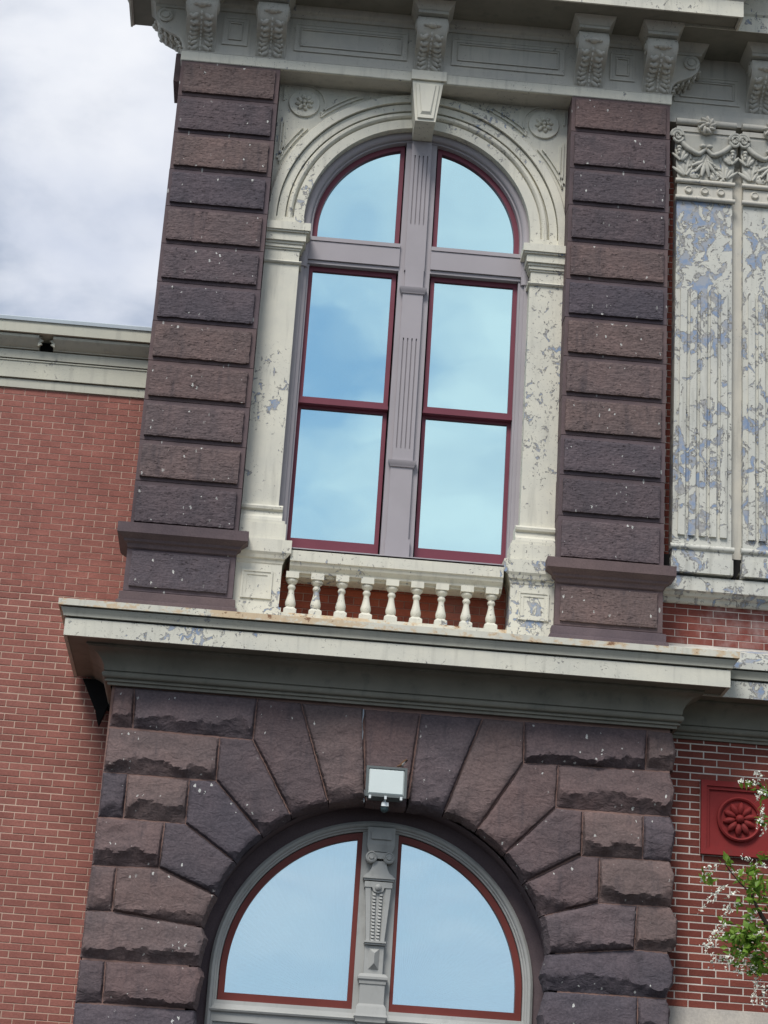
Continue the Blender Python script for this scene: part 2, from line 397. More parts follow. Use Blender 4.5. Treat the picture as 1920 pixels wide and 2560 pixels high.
    def loops(s, paths, closed_prof=True, caps=True):
        """skin between equal-length paths (lists of 3-D points), path i to path i+1; used for arch mouldings"""
        m = len(paths[0]); k = len(paths); vs = [p for path in paths for p in path]; fs = []
        for i in range(k if closed_prof else k - 1):
            i2 = (i + 1) % k
            for j in range(m - 1): fs.append((i * m + j, i * m + j + 1, i2 * m + j + 1, i2 * m + j))
        if caps and closed_prof:
            fs.append(tuple(i * m for i in range(k))); fs.append(tuple(i * m + m - 1 for i in range(k)))
        return s.add(vs, fs)

def mesh_of(name, mb, mats, smooth=False, fix=True):
    me = bpy.data.meshes.new(name); me.from_pydata(mb.v, [], mb.f)
    mats = mats if isinstance(mats, (list, tuple)) else [mats]
    for m in mats: me.materials.append(M[m] if isinstance(m, str) else m)
    if len(mats) > 1: me.polygons.foreach_set('material_index', mb.mi)
    if fix:
        import bmesh
        bm = bmesh.new(); bm.from_mesh(me); bmesh.ops.recalc_face_normals(bm, faces=bm.faces); bm.to_mesh(me); bm.free()
    if smooth:
        me.shade_smooth(); me.set_sharp_from_angle(angle=R_(38 if smooth is True else smooth))
    me.update()
    return me

ROOT_LOC = {}
def obj(name, mb, mats, parent=None, smooth=False, loc=None, fix=True, label=None, kind=None):
    me = mb if isinstance(mb, bpy.types.Mesh) else mesh_of(name, mb, mats, smooth, fix)
    o = bpy.data.objects.new(name, me); sc.collection.objects.link(o)
    if parent:
        o.parent = parent
        if parent.name in ROOT_LOC: o.matrix_parent_inverse = Matrix.Translation(ROOT_LOC[parent.name]).inverted()
    if loc: o.location = loc
    if label: o['label'] = label
    if kind: o['kind'] = kind
    return o
def thing(name, label, cat, loc, group=None):
    o = bpy.data.objects.new(name, None); sc.collection.objects.link(o); o.location = loc
    o.empty_display_size = 0.3
    o['label'] = label; o['category'] = cat
    if group: o['group'] = group
    ROOT_LOC[o.name] = Vector(loc)
    return o
def tag(o, label, cat):
    o['label'] = label; o['category'] = cat; return o
def twin(o, parent, loc=None):
    """copy of a part and of its sub-parts, sharing mesh data"""
    c = o.copy(); sc.collection.objects.link(c); c.parent = parent
    if parent.name in ROOT_LOC: c.matrix_parent_inverse = Matrix.Translation(ROOT_LOC[parent.name]).inverted()
    if loc: c.location = loc
    for ch in list(o.children):
        d = ch.copy(); sc.collection.objects.link(d); d.parent = c
    return c

def arch(r, cx, cz, zb, y, n=40, xmin=None, xmax=None, a0=0.0, a1=math.pi):
    """stilted arch path, left foot to right foot"""
    pts = [(cx - r, y, zb)] if zb is not None else []
    for i in range(n + 1):
        a = a1 + (a0 - a1) * i / n
        pts.append((cx + r * math.cos(a), y, cz + r * math.sin(a)))
    if zb is not None: pts.append((cx + r, y, zb))
    if xmin is not None: pts = [(min(max(p[0], xmin), xmax), p[1], p[2]) for p in pts]
    return pts

# ------------------------------------------------------------------ ground
g = MB().box(-400, 400, -400, 400, -0.5, 0.0)
o = obj('ground', g, mat_mortar('asphalt', (0.045, 0.044, 0.043))); o['kind'] = 'structure'
g = MB().box(-14, 22, -3.2, -0.9, 0.0, 0.12)
o = obj('pavement', g, mat_mortar('concrete', (0.11, 0.105, 0.10))); o['kind'] = 'structure'

# ------------------------------------------------------------------ main building
B = thing('stone_building', 'brownstone building with tall arched windows, cream cornices and recessed red brick wing', 'building', (1.01, 0.0, 0.0))
XL, XR, ZT = -1.455, 3.475, 12.995

# solid body behind the fronts
w = MB()
w.box(-1.40, 3.44, 0.62, 6.0, 0.0, 6.9)
w.box(-1.15, 3.44, 0.62, 6.0, 6.9, 14.0)
obj('wall_core', w, 'far_old', B)

def stone_grid(x0, x1, z0, z1, y, step, seed, amp):
    """tooled raised face: grid of points pushed in and out by noise, with its side faces"""
    nx = max(2, int((x1 - x0) / step)); nz = max(2, int((z1 - z0) / step)); vs = []; fs = []
    for j in range(nz + 1):
        for i in range(nx + 1):
            x = x0 + (x1 - x0) * i / nx; z = z0 + (z1 - z0) * j / nz
            e = 0 if (0 < i < nx and 0 < j < nz) else 1
            q = Vector((x * 13, seed, z * 20)); d = noise.fractal(q, 1.0, 2.0, 3) * amp + noise.noise(Vector((x * 38, seed, z * 55))) * amp * 0.7
            jx = jz = 0
            if e:
                k = noise.noise(Vector((x * 21, seed + 9, z * 21))) * 0.006; jx = k if i in (0, nx) else 0; jz = k if j in (0, nz) else 0
            vs.append((x + jx, y - d + (0.004 if e else 0), z + jz))
    for j in range(nz):
        for i in range(nx):
            a = j * (nx + 1) + i; fs.append((a, a + 1, a + nx + 2, a + nx + 1))
    ring = [i for i in range(nx + 1)] + [j * (nx + 1) + nx for j in range(1, nz + 1)] + [nz * (nx + 1) + i for i in range(nx - 1, -1, -1)] + [j * (nx + 1) for j in range(nz - 1, 0, -1)]
    n0 = len(vs); vs += [(vs[i][0], 0.006, vs[i][2]) for i in ring]
    m = len(ring)
    for k in range(m):
        k2 = (k + 1) % m; fs.append((ring[k2], ring[k], n0 + k, n0 + k2))
    return vs, fs

def pier(xa, xb, seed):
    """coursed brownstone pier: twelve tooled blocks over a moulded cap, a die and a base"""
    inner_right = xa < 0.5
    core = MB().box(xa + 0.012, xb - 0.012, 0.014, 0.57, 7.1, ZT)
    p = obj('stone_pier', core, 'pinkmortar', B)
    zj = [12.99, 12.585, 12.165, 11.755, 11.345, 10.935, 10.525, 10.11, 9.695, 9.29, 8.885, 8.475, 8.03]
    for i in range(12):
        z1, z0 = zj[i] - 0.003, zj[i + 1] + 0.003
        b = MB()
        b.box(xa + random.uniform(-.003, .003), xb + random.uniform(-.003, .003), 0.0, 0.58, z0, z1)
        vs, fs = stone_grid(xa + 0.035, xb - 0.048, z0 + 0.034, z1 - 0.046, -0.034, 0.021, seed + i * 3.1, 0.0034)
        b.cur = 1; b.add(vs, fs)
        obj('stone_block', b, ['dressed', 'tooled'], p)
    cap = MB().run([(0.0, 7.80), (0.02, 7.815), (0.03, 7.85), (0.055, 7.862), (0.06, 7.885), (0.085, 7.90), (0.12, 7.925), (0.12, 8.02), (0.02, 8.05), (-0.05, 8.05)], xa + 0.02, xb - 0.02, 0.0, 0.5, 0.30)
    obj('pier_cap', cap, 'dressed', p, smooth=25)
    d = MB().box(xa + 0.0, xb - 0.0, 0.0, 0.58, 7.405, 7.83)
    vs, fs = stone_grid(xa + 0.045, xb - 0.055, 7.445, 7.775, -0.026, 0.024, seed + 77, 0.003)
    d.cur = 1; d.add(vs, fs); obj('die_block', d, ['dressed', 'tooled'], p)
    bs = MB().run([(0.0, 7.40), (0.03, 7.385), (0.03, 7.31), (0.05, 7.30), (0.06, 7.10)], xa, xb, 0.0, 0.5, 0.30)
    obj('pier_base', bs, 'dressed', p)
    return p
pl = pier(XL, -0.465, 11.0)
pr = pier(2.48, XR, 57.0)
# return block of the left pier seen in profile under the cornice
obj('stone_block', MB().box(-1.53, -1.30, 0.16, 0.58, 12.84, 13.16), 'dressed', pl)

# ---- cream arched surround between the piers
CXW, CZ = 1.016, 11.484
xa, xb = -0.462, 2.477
sur = MB()
for y0 in (0.28,):
    path = arch(1.13, CXW, CZ, 11.34, y0, 44)
    for i in range(len(path) - 1):
        a, b = path[i], path[i + 1]
        if abs(a[0] - b[0]) < 1e-5: continue
        sur.add([a, b, (b[0], y0, 12.99), (a[0], y0, 12.99)], [(0, 1, 2, 3)])
sur.add([(xa, .28, 11.34), (CXW - 1.13, .28, 11.34), (CXW - 1.13, .28, 12.99), (xa, .28, 12.99)], [(0, 1, 2, 3)])
sur.add([(CXW + 1.13, .28, 11.34), (xb, .28, 11.34), (xb, .28, 12.99), (CXW + 1.13, .28, 12.99)], [(0, 1, 2, 3)])
sur.loops([arch(1.13, CXW, CZ, 11.34, y, 44) for y in (.28, .37)], closed_prof=False)
S = obj('arch_surround', sur, 'peel', B, fix=False)

def arch_mould(name, prof, mat, parent, zb=11.34, cx=CXW, cz=CZ, n=56, clampx=True, smooth=30):
    m = MB(); m.loops([arch(r, cx, cz, zb, y, n, xa if clampx else None, xb) for r, y in prof])
    return obj(name, m, mat, parent, smooth=smooth)
arch_mould('archivolt_fascia', [(1.126, .36), (1.126, .255), (1.226, .255), (1.226, .285)], 'peel', S)
arch_mould('archivolt_bead', [(1.238, .29), (1.238, .262), (1.246, .246), (1.262, .234), (1.284, .234), (1.298, .246), (1.304, .262), (1.304, .29)], 'peel', S)
arch_mould('archivolt_fascia', [(1.314, .29), (1.314, .238), (1.390, .238), (1.390, .29)], 'peel', S)
arch_mould('archivolt_fascia', [(1.400, .29), (1.400, .205), (1.48, .212), (1.494, .225), (1.497, .285)], 'peel', S)
# plain foot blocks of the archivolt on the imposts
for sx in (-1, 1):
    x0, x1 = (xa, CXW - 1.122) if sx < 0 else (CXW + 1.122, xb)
    obj('archivolt_foot', MB().box(min(x0, x1), max(x0, x1), .218, .36, 11.34, 11.455), 'peel', S)

def ridge(pts2, wd, y, h):
    """low raised fillet along a line of (x, z) points"""
    m = MB(); L = []
    for i, (x, z) in enumerate(pts2):
        a = pts2[max(i - 1, 0)]; b = pts2[min(i + 1, len(pts2) - 1)]
        d = Vector((b[0] - a[0], b[1] - a[1])).normalized(); nx, nz = -d.y * wd / 2, d.x * wd / 2
        L.append(((x + nx, z + nz), (x - nx, z - nz)))
    paths = [[(a[0], y, a[1]) for a, b in L], [(a[0], y - h, a[1]) for a, b in L], [(b[0], y - h, b[1]) for a, b in L], [(b[0], y, b[1]) for a, b in L]]
    m.loops(paths); return m
def arc2(cx, cz, r, a0, a1, n=16): return [(cx + r * math.cos(a0 + (a1 - a0) * i / n), cz + r * math.sin(a0 + (a1 - a0) * i / n)) for i in range(n + 1)]

def rosette(name, cx, cz, y, R, mat, parent, petals, lift=1.0, rim=True, core=None):
    """round boss: stepped rim, dished field, two rings of petals and a bud"""
    m = MB()
    if rim:
        m.lathe([(R, y + .01), (R, y - .026 * lift), (R * .93, y - .034 * lift), (R * .86, y - .026 * lift), (R * .84, y - .010 * lift), (0.001, y - .010 * lift)], cx, 0, 32, 'y', cz)
    else:
        m.lathe([(R, y + .02), (R, y - .012), (R * .965, y - .022), (0.001, y - .022)], cx, 0, 32, 'y', cz)
    b = obj(name, m, mat, parent, smooth=40)
    f = MB(); pr_ = R * (.78 if rim else .62)
    for k in range(petals):
        a = 2 * math.pi * k / petals + 0.2
        rot = Matrix.Rotation(-a, 4, 'Y')
        f.blob((cx + math.cos(a) * pr_ * .60, y - .022 * lift, cz + math.sin(a) * pr_ * .60), (pr_ * .40, .022 * lift, pr_ * 1.05 * math.pi / petals * .62), 8, 4, rot.to_3x3())
    obj('petal_ring', f, mat, b, smooth=60)
    f = MB()
    f.blob((cx, y - .03 * lift, cz), (pr_ * .26, .03 * lift, pr_ * .26), 10, 5)
    for k in range(petals // 2 if not rim else 0):
        a = 2 * math.pi * k / (petals // 2)
        f.blob((cx + math.cos(a) * pr_ * .42, y - .04 * lift, cz + math.sin(a) * pr_ * .42), (pr_ * .20, .02 * lift, pr_ * .18), 6, 4)
    obj('bud', f, mat, b, smooth=60)
    return b
for sx in (-1, 1):
    X = lambda d: CXW + sx * d
    # frame lines of the spandrel panels
    def arcp(r, a0, a1):
        p = arc2(0, CZ, r, R_(a0), R_(a1)); return [(CXW + sx * x, z) for x, z in p]
    lines = [arcp(1.585, 24, 40), arcp(1.545, 22.5, 41), arcp(1.60, 49, 64), arcp(1.56, 48, 66),
             [(X(1.425), 12.08), (X(1.425), 12.60)], [(X(1.395), 12.16), (X(1.395), 12.56)],
             [(X(1.425), 12.80), (X(1.425), 12.96)], [(CXW + sx * (1.218 + x), z) for x, z in arc2(0, 12.783, .212, R_(75), R_(215))]]
    for L in lines:
        obj('panel_fillet', ridge(L, .014, .281, .022), 'peel', S)
    rosette('rosette', X(1.218), 12.783, .278, .158, 'peel', S, 8, 1.2, rim=False)

# keystone on the arch crown
ks = MB()
def quad(x0, x1, y, z0, z1, t0=0, t1=0): return [(x0 + t0, y, z0), (x1 - t0, y, z0), (x1, y, z1), (x0, y, z1)]
ks.hexa([(.913, .37, 12.525), (1.111, .37, 12.525), (1.176, .37, 12.99), (.858, .37, 12.99)], [(.911, -.02, 12.53), (1.113, -.02, 12.53), (1.173, -.02, 12.99), (.860, -.02, 12.99)])
kso = obj('keystone', ks, 'peel_lo', S)
kp = MB(); kp.hexa([(.930, -.012, 12.555), (1.094, -.012, 12.555), (1.136, -.012, 12.955), (.892, -.012, 12.955)], [(.933, -.038, 12.560), (1.091, -.038, 12.560), (1.132, -.038, 12.95), (.896, -.038, 12.95)])
kp.hexa([(.955, -.034, 12.59), (1.070, -.034, 12.59), (1.105, -.034, 12.94), (.922, -.034, 12.94)], [(.972, -.055, 12.625), (1.052, -.055, 12.625), (1.092, -.050, 12.93), (.935, -.050, 12.93)])
obj('keystone_panel', kp, 'peel_lo', kso)

# imposts, pilasters
def mir(m):
    k = MB(); k.v = [(2 * CXW - x, y, z) for x, y, z in m.v]; k.f = [tuple(reversed(f)) for f in m.f]; k.mi = list(m.mi); return k
def stepbox(m, xin, y, z0, z1): m.box(xa, xin, y, .42, z0, z1)
shaft = MB(); shaft.box(xa, -.118, .215, .40, 8.35, 10.96)
cap_ = MB()
for xin, y, z0, z1 in ((-.034, .115, 11.268, 11.35), (-.048, .13, 11.250, 11.268), (-.072, .150, 11.165, 11.250), (-.088, .17, 11.140, 11.165), (-.10, .182, 11.105, 11.140), (-.112, .196, 11.085, 11.105), (-.124, .208, 10.972, 11.085)):
    stepbox(cap_, xin, y, z0, z1)
cap_.sweep_x([(.42, 10.935), (.215, 10.935), (.195, 10.94), (.185, 10.953), (.195, 10.966), (.215, 10.972), (.42, 10.972)], xa, -.098)
base_ = MB()
base_.box(xa, -.030, .13, .42, 8.02, 8.21); base_.box(xa, -.045, .145, .42, 8.21, 8.245)
base_.sweep_x([(.42, 8.245), (.15, 8.245), (.155, 8.275), (.185, 8.305), (.19, 8.345), (.165, 8.36), (.16, 8.385), (.175, 8.405), (.215, 8.41), (.42, 8.41)], xa, -.075)
for flip, mt in ((False, 'peel'), (True, 'peel_hi2')):
    if mt == 'peel_hi2':
        M[mt] = mat_peel('cream_paint_patchy', 0.10, dirt=0.6)
    p = obj('pilaster', mir(shaft) if flip else shaft, mt, S)
    obj('impost', mir(cap_) if flip else cap_, 'peel_lo', S)
    obj('pilaster_base', mir(base_) if flip else base_, mt, S)

# ---- tall arched window
CG = 1.02
fr = MB()
# casing of the arch: roll, then thin flat lip, then reveal
F = obj('arched_window', MB().loops([arch(r, CG, CZ, 11.0, y, 56) for r, y in ((1.14, .40), (1.14, .352), (1.118, .338), (1.09, .335), (1.066, .348), (1.058, .362), (1.058, .40))]), 'mauve', B, smooth=40,
        label='tall arched four light window with maroon sashes and mauve grey mullion')
cs = MB().loops([arch(r, CG, CZ, 11.2, y, 56) for r, y in ((1.07, .47), (1.057, .385), (1.038, .385), (1.032, .47))])
obj('casing', cs, 'mauve', F, smooth=30)
for s_ in (-1, 1):
    j = MB()
    for d0, d1, y in ((1.138, 1.092, .352), (1.092, 1.058, .372), (1.058, 1.038, .405)):
        x0, x1 = sorted((CG + s_ * d0, CG + s_ * d1)); j.box(x0, x1, y, .50, 8.06, 11.25)
    obj('side_casing', j, 'mauve', F)
mu = MB(); mu.box(.865, 1.175, .395, .52, 8.06, 12.53); obj('mullion', mu, 'mauve', F)
tr = MB()
for x0, x1 in ((-.06, .865), (1.175, 2.10)):
    tr.box(x0, x1, .372, .52, 11.098, 11.300); tr.box(x0, x1, .362, .50, 11.304, 11.345); tr.box(x0, x1, .392, .50, 11.060, 11.094)
obj('transom', tr, 'mauve', F)
mp_ = MB()
def fluted(m, x0, x1, y, z0, z1, fx0, fx1, fz0, fz1, n=4, w=.012, dp=.016):
    """flat strip with n sunk flutes"""
    m.box(x0, fx0, y, y + .05, z0, z1); m.box(fx1, x1, y, y + .05, z0, z1)
    m.box(fx0, fx1, y, y + .05, z0, fz0); m.box(fx0, fx1, y, y + .05, fz1, z1)
    pitch = (fx1 - fx0 - n * w) / (n - 1) if n > 1 else 0
    for k in range(n - 1):
        a = fx0 + (k + 1) * w + k * pitch; m.box(a, a + pitch, y, y + .05, fz0, fz1)
    m.box(fx0, fx1, y + dp, y + .06, fz0, fz1)
fluted(mp_, .918, 1.118, .356, 11.06, 12.52, .948, 1.086, 11.57, 12.356)
obj('fluted_strip', mp_, 'mauve', F)
mp_ = MB(); mp_.box(.930, 1.112, .352, .41, 10.865, 11.09); obj('fluted_strip', mp_, 'mauve', F)
mp_ = MB(); fluted(mp_, .918, 1.118, .356, 9.035, 10.80, .948, 1.086, 9.158, 10.322); obj('fluted_strip', mp_, 'mauve', F)
mp_ = MB(); mp_.box(.910, 1.120, .358, .41, 8.238, 8.965); obj('fluted_strip', mp_, 'mauve', F)
for zz in (10.80, 8.962):
    m = MB().run([(0.0, zz), (.012, zz + .004), (.016, zz + .02), (.03, zz + .04), (.034, zz + .064), (0, zz + .07)], .918, 1.120, .356, .40, .40)
    obj('mullion_cap', m, 'mauve', F, smooth=30)
obj('mullion_base', MB().box(.903, 1.135, .342, .41, 8.06, 8.236), 'mauve', F)
sl = MB().sweep_x([(.06, 7.94), (.06, 7.963), (.40, 8.085), (.50, 8.118), (.55, 8.118), (.55, 7.94)], -.03, 2.07); obj('sill', sl, 'mauve', F)

def frame_rect(m, x0, x1, z0, z1, l, r, b, t, y0, y1):
    m.box(x0, x0 + l, y0, y1, z0, z1); m.box(x1 - r, x1, y0, y1, z0, z1)
    m.box(x0 + l, x1 - r, y0, y1, z0, z0 + b); m.box(x0 + l, x1 - r, y0, y1, z1 - t, z1)
for (x0, x1) in ((-.018, .848), (1.192, 2.058)):
    up = MB(); frame_rect(up, x0, x1, 9.585, 11.062, .040, .044, .07, .050, .455, .50); obj('upper_sash', up, 'maroon', F)
    lo = MB(); frame_rect(lo, x0, x1, 8.118, 9.605, .036, .040, .095, .05, .492, .535); obj('lower_sash', lo, 'maroon', F)
    m = MB(); m.box(x0 - .004, x1 + .004, .43, .50, 9.578, 9.612); m.box(x0, x1, .44, .50, 9.612, 9.645); obj('meeting_rail', m, 'maroon', F)
    for z0, z1, y in ((9.64, 11.02, .478), (8.20, 9.57, .516)):
        obj('pane', MB().box(x0 + .03, x1 - .03, y, y + .008, z0, z1), 'glass_up', F)
def half_arch(r, side, gap, zb, n=28, cx=CG, cz=CZ):
    """outline of one half of an arched light: up the mullion edge, along the arc, down to the sill"""
    xi = gap; zt = cz + math.sqrt(max(r * r - xi * xi, 0)); a1 = math.atan2(zt - cz, xi)
    pts = [(xi, zb), (xi, zt)] + [(r * math.cos(a1 * (1 - i / n)), cz + r * math.sin(a1 * (1 - i / n))) for i in range(1, n + 1)]
    pts.append((r, zb))
    return [(cx + side * x, z) for x, z in pts]
def sash_ring(outer, inner, y0, y1):
    m = MB(); m.loops([[(x, y0, z) for x, z in outer + outer[:1]], [(x, y0, z) for x, z in inner + inner[:1]], [(x, y1, z) for x, z in inner + inner[:1]], [(x, y1, z) for x, z in outer + outer[:1]]], caps=False)
    return m
for side in (-1, 1):
    obj('arched_sash', sash_ring(half_arch(1.036, side, .168, 11.335), half_arch(.984, side, .212, 11.375), .445, .50), 'maroon', F, smooth=30)
    obj('pane', MB().prism(half_arch(1.0, side, .20, 11.35), .478, .486), 'glass_up', F)
rm = MB().box(-.30, 2.33, .56, .60, 8.0, 12.6); obj('dark_room', rm, 'dark', F)

# ---- balustrade in front of the window
BA = obj('balustrade', MB().sweep_x([(.06, 7.838), (.06, 7.955), (.36, 7.97), (.36, 7.72), (.165, 7.72), (.160, 7.735), (.125, 7.745), (.12, 7.765), (.11, 7.775), (.085, 7.80), (.075, 7.83)], .030, 2.0), 'peel', B)
obj('bottom_rail', MB().sweep_x([(.03, 7.10), (.03, 7.265), (.07, 7.27), (.07, 7.338), (.38, 7.345), (.38, 7.10)], -.02, 2.05), 'peel_rust', BA)
bal = MB(); BW = .0595
bal.box(-BW, BW, -BW, BW, 7.685, 7.745)
bal.lathe([(.030, 7.690), (.052, 7.680), (.054, 7.668), (.046, 7.650), (.030, 7.638), (.026, 7.628), (.034, 7.618), (.037, 7.604), (.034, 7.592), (.027, 7.584), (.026, 7.57), (.030, 7.54), (.038, 7.50), (.047, 7.468), (.049, 7.45), (.046, 7.428), (.036, 7.408), (.030, 7.40), (.030, 7.36)], 0, 0, 18)
bal.box(-BW, BW, -BW, BW, 7.336, 7.385)
bal.hexa([(-BW, -BW, 7.385), (BW, -BW, 7.385), (BW, BW, 7.385), (-BW, BW, 7.385)], [(-.026, -.026, 7.418), (.026, -.026, 7.418), (.026, .026, 7.418), (-.026, .026, 7.418)])
bme = mesh_of('baluster', bal, 'peel_lo', 40)
for i in range(9):
    obj('baluster', bme, None, BA, loc=(.064 + .2305 * i, .155, 0))
for flip in (False, True):
    d = MB(); d.box(xa, -.040, .085, .40, 7.375, 7.80); d.box(xa, -.018, .055, .40, 7.10, 7.375)
    P = obj('pedestal', mir(d) if flip else d, 'peel_hi2' if flip else 'peel', BA)
    c = MB().sweep_x([(.03, 7.895), (.03, 8.018), (.40, 8.03), (.40, 7.79), (.085, 7.79), (.078, 7.80), (.072, 7.83), (.055, 7.84), (.045, 7.87)], xa, .034)
    # moulded return of the cap towards the rail
    c2 = MB(); c2.v = list(c.v); c2.f = list(c.f); c2.mi = list(c.mi)
    c2.v = [(x if x < 0 else x - (.0 if z > 7.89 else (.035 + (7.895 - z) * .35)), y, z) for x, y, z in c2.v]
    obj('pedestal_cap', mir(c2) if flip else c2, 'peel_hi2' if flip else 'peel', BA)
    q = MB(); frame_rect(q, -.40, -.118, 7.452, 7.724, .016, .016, .016, .016, .070, .09); frame_rect(q, -.384, -.134, 7.468, 7.708, .03, .03, .03, .03, .078, .09)
    obj('pedestal_panel', mir(q) if flip else q, 'peel_lo', BA)

# ------------------------------------------------------------------ bricks
def brick_mesh(l, h, d, mat, name):
    c = .003; m = MB()
    m.hexa([(c, -.0, c), (l - c, 0, c), (l - c, 0, h - c), (c, 0, h - c)], [(0, c, 0), (l, c, 0), (l, c, h), (0, c, h)])
    m.f = m.f[:4] + [m.f[5]]; m.mi = m.mi[:5]
    m.add([(0, c, 0), (l, c, 0), (l, d, 0), (0, d, 0), (0, c, h), (l, c, h), (l, d, h), (0, d, h)], [(1, 2, 6, 5), (3, 0, 4, 7), (4, 5, 6, 7), (3, 2, 1, 0)])
    return mesh_of(name, m, mat)
def in_frame(x, y, z):
    d = Vector((x, y + 18.0, z - 1.6)); k = -d.dot(_b)
    u = 960 + 5200 * d.dot(_r) / k; v = 1280 - 5200 * d.dot(_u) / k
    return u, v, k
def lay_bricks(parent, x0, x1, z0, z1, y, L, H, J, mat, limit, hide=None, phase=0.0, rows_up=False):
    """running bond; the `limit` bricks that show largest are objects of their own, the others one joined part"""
    cache = {}; cand = []; nrow = int((z1 - z0) / H)
    for r in range(nrow):
        zz = (z1 - (r + 1) * H) if not rows_up else z0 + r * H
        x = x0 - ((phase + (r % 2) * .5) % 1.0) * L
        while x < x1:
            a, b = max(x, x0), min(x + L - J, x1)
            if hide and zz + H - J > hide[2] and zz < hide[3]:
                if a < hide[0]: b = min(b, hide[0] - .004)
                else: a = max(a, hide[1] + .004)
            if b - a > .02: cand.append((a, round(b - a, 3), zz))
            x += L
    def shows(c):
        u, v, k = in_frame(c[0] + c[1] / 2, y, c[2] + H / 2)
        return -20 < u < 1940 and -12 < v < 2572, c[1] / k
    sc_ = [(shows(c), c) for c in cand]
    vis = sorted([s for s in sc_ if s[0][0]], key=lambda s: -s[0][1])
    single = [c for s, c in vis[:limit]]; rest = [c for s, c in vis[limit:]] + [c for s, c in sc_ if not s[0]]
    for a, l, zz in single:
        if l not in cache: cache[l] = brick_mesh(l, H - J, .05, mat, 'brick')
        obj('brick', cache[l], None, parent, loc=(a, y + random.uniform(-.0015, .0025), zz))
    if rest:
        m = MB()
        for a, l, zz in rest: m.box(a, a + l, y + random.uniform(-.001, .002), y + .05, zz, zz + H - J)
        obj('brickwork', m, mat + '_joined', parent, kind='stuff')
    return len(single)

bw = obj('brick_wall', MB().box(-.30, 2.33, .408, .60, 7.1, 7.95), 'mortar_red', B)
lay_bricks(bw, -.10, 2.14, 7.27, 7.87, .40, .2355, .0745, .007, 'brick_deep', 90, phase=.3)

# ------------------------------------------------------------------ lower cornice
def cornice(xl, xr, yf, ybl, ybr, left, right, dz=0.0):
    def P(*pts): return [(p, z + dz) for p, z in pts]
    def R(*pts, yb=None): return MB().run(P(*pts), xl, xr, yf, ybl, ybr if yb is None else yb, left, right)
    ye = -.185 if left else None
    C = obj('cornice', R((.38, 6.798), (.41, 6.796), (.41, 6.952), (.30, 6.955), yb=ye), 'peel_drip' if left else 'peel_hi', B)
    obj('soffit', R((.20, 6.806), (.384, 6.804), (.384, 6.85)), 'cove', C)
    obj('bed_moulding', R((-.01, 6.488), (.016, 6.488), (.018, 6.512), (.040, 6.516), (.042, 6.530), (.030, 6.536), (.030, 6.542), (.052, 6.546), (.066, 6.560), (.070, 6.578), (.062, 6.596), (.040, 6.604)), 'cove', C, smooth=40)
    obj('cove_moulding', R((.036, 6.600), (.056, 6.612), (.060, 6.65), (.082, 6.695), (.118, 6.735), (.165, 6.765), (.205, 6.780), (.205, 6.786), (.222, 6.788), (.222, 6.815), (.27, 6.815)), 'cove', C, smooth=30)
    obj('cap_moulding', R((.30, 6.968), (.428, 6.968), (.430, 6.986), (.436, 7.000), (.448, 7.018), (.456, 7.038), (.40, 7.040), yb=ye), 'peel_grime', C, smooth=30)
    obj('drip_edge', R((.40, 7.052), (.478, 7.050), (.480, 7.108), (.40, 7.118), (.05, 7.20), (-.30, 7.21), yb=ye), 'peel_rust' if left else 'peel_hi', C)
    obj('cornice_backing', R((.24, 6.81), (.385, 6.81), (.385, 7.06), (.0, 7.10)), 'void', C)
    return C
M['peel_drip'] = mat_peel('cream_paint_streaked', 0.105, dirt=0.9)
M['peel_grime'] = mat_peel('cream_paint_grimy', 0.02, cream=(0.46, 0.45, 0.385), dirt=1.0)
LC = cornice(-1.475, 3.585, -.08, .86, .3, True, True)
# torn end of the left return: a bent black sheet-metal tongue
tg = MB().hexa([(-1.66, .83, 6.50), (-1.47, .83, 6.50), (-1.47, .88, 6.50), (-1.66, .88, 6.50)], [(-1.80, .83, 6.78), (-1.47, .83, 6.78), (-1.47, .88, 6.78), (-1.80, .88, 6.78)])
tg.prism([(-1.66, 6.53), (-1.54, 6.53), (-1.575, 6.42), (-1.605, 6.33), (-1.63, 6.40)], .80, .86)
obj('torn_flashing', tg, 'void', LC)
WC = cornice(3.585, 9.0, .215, .9, .9, False, False, -.004)

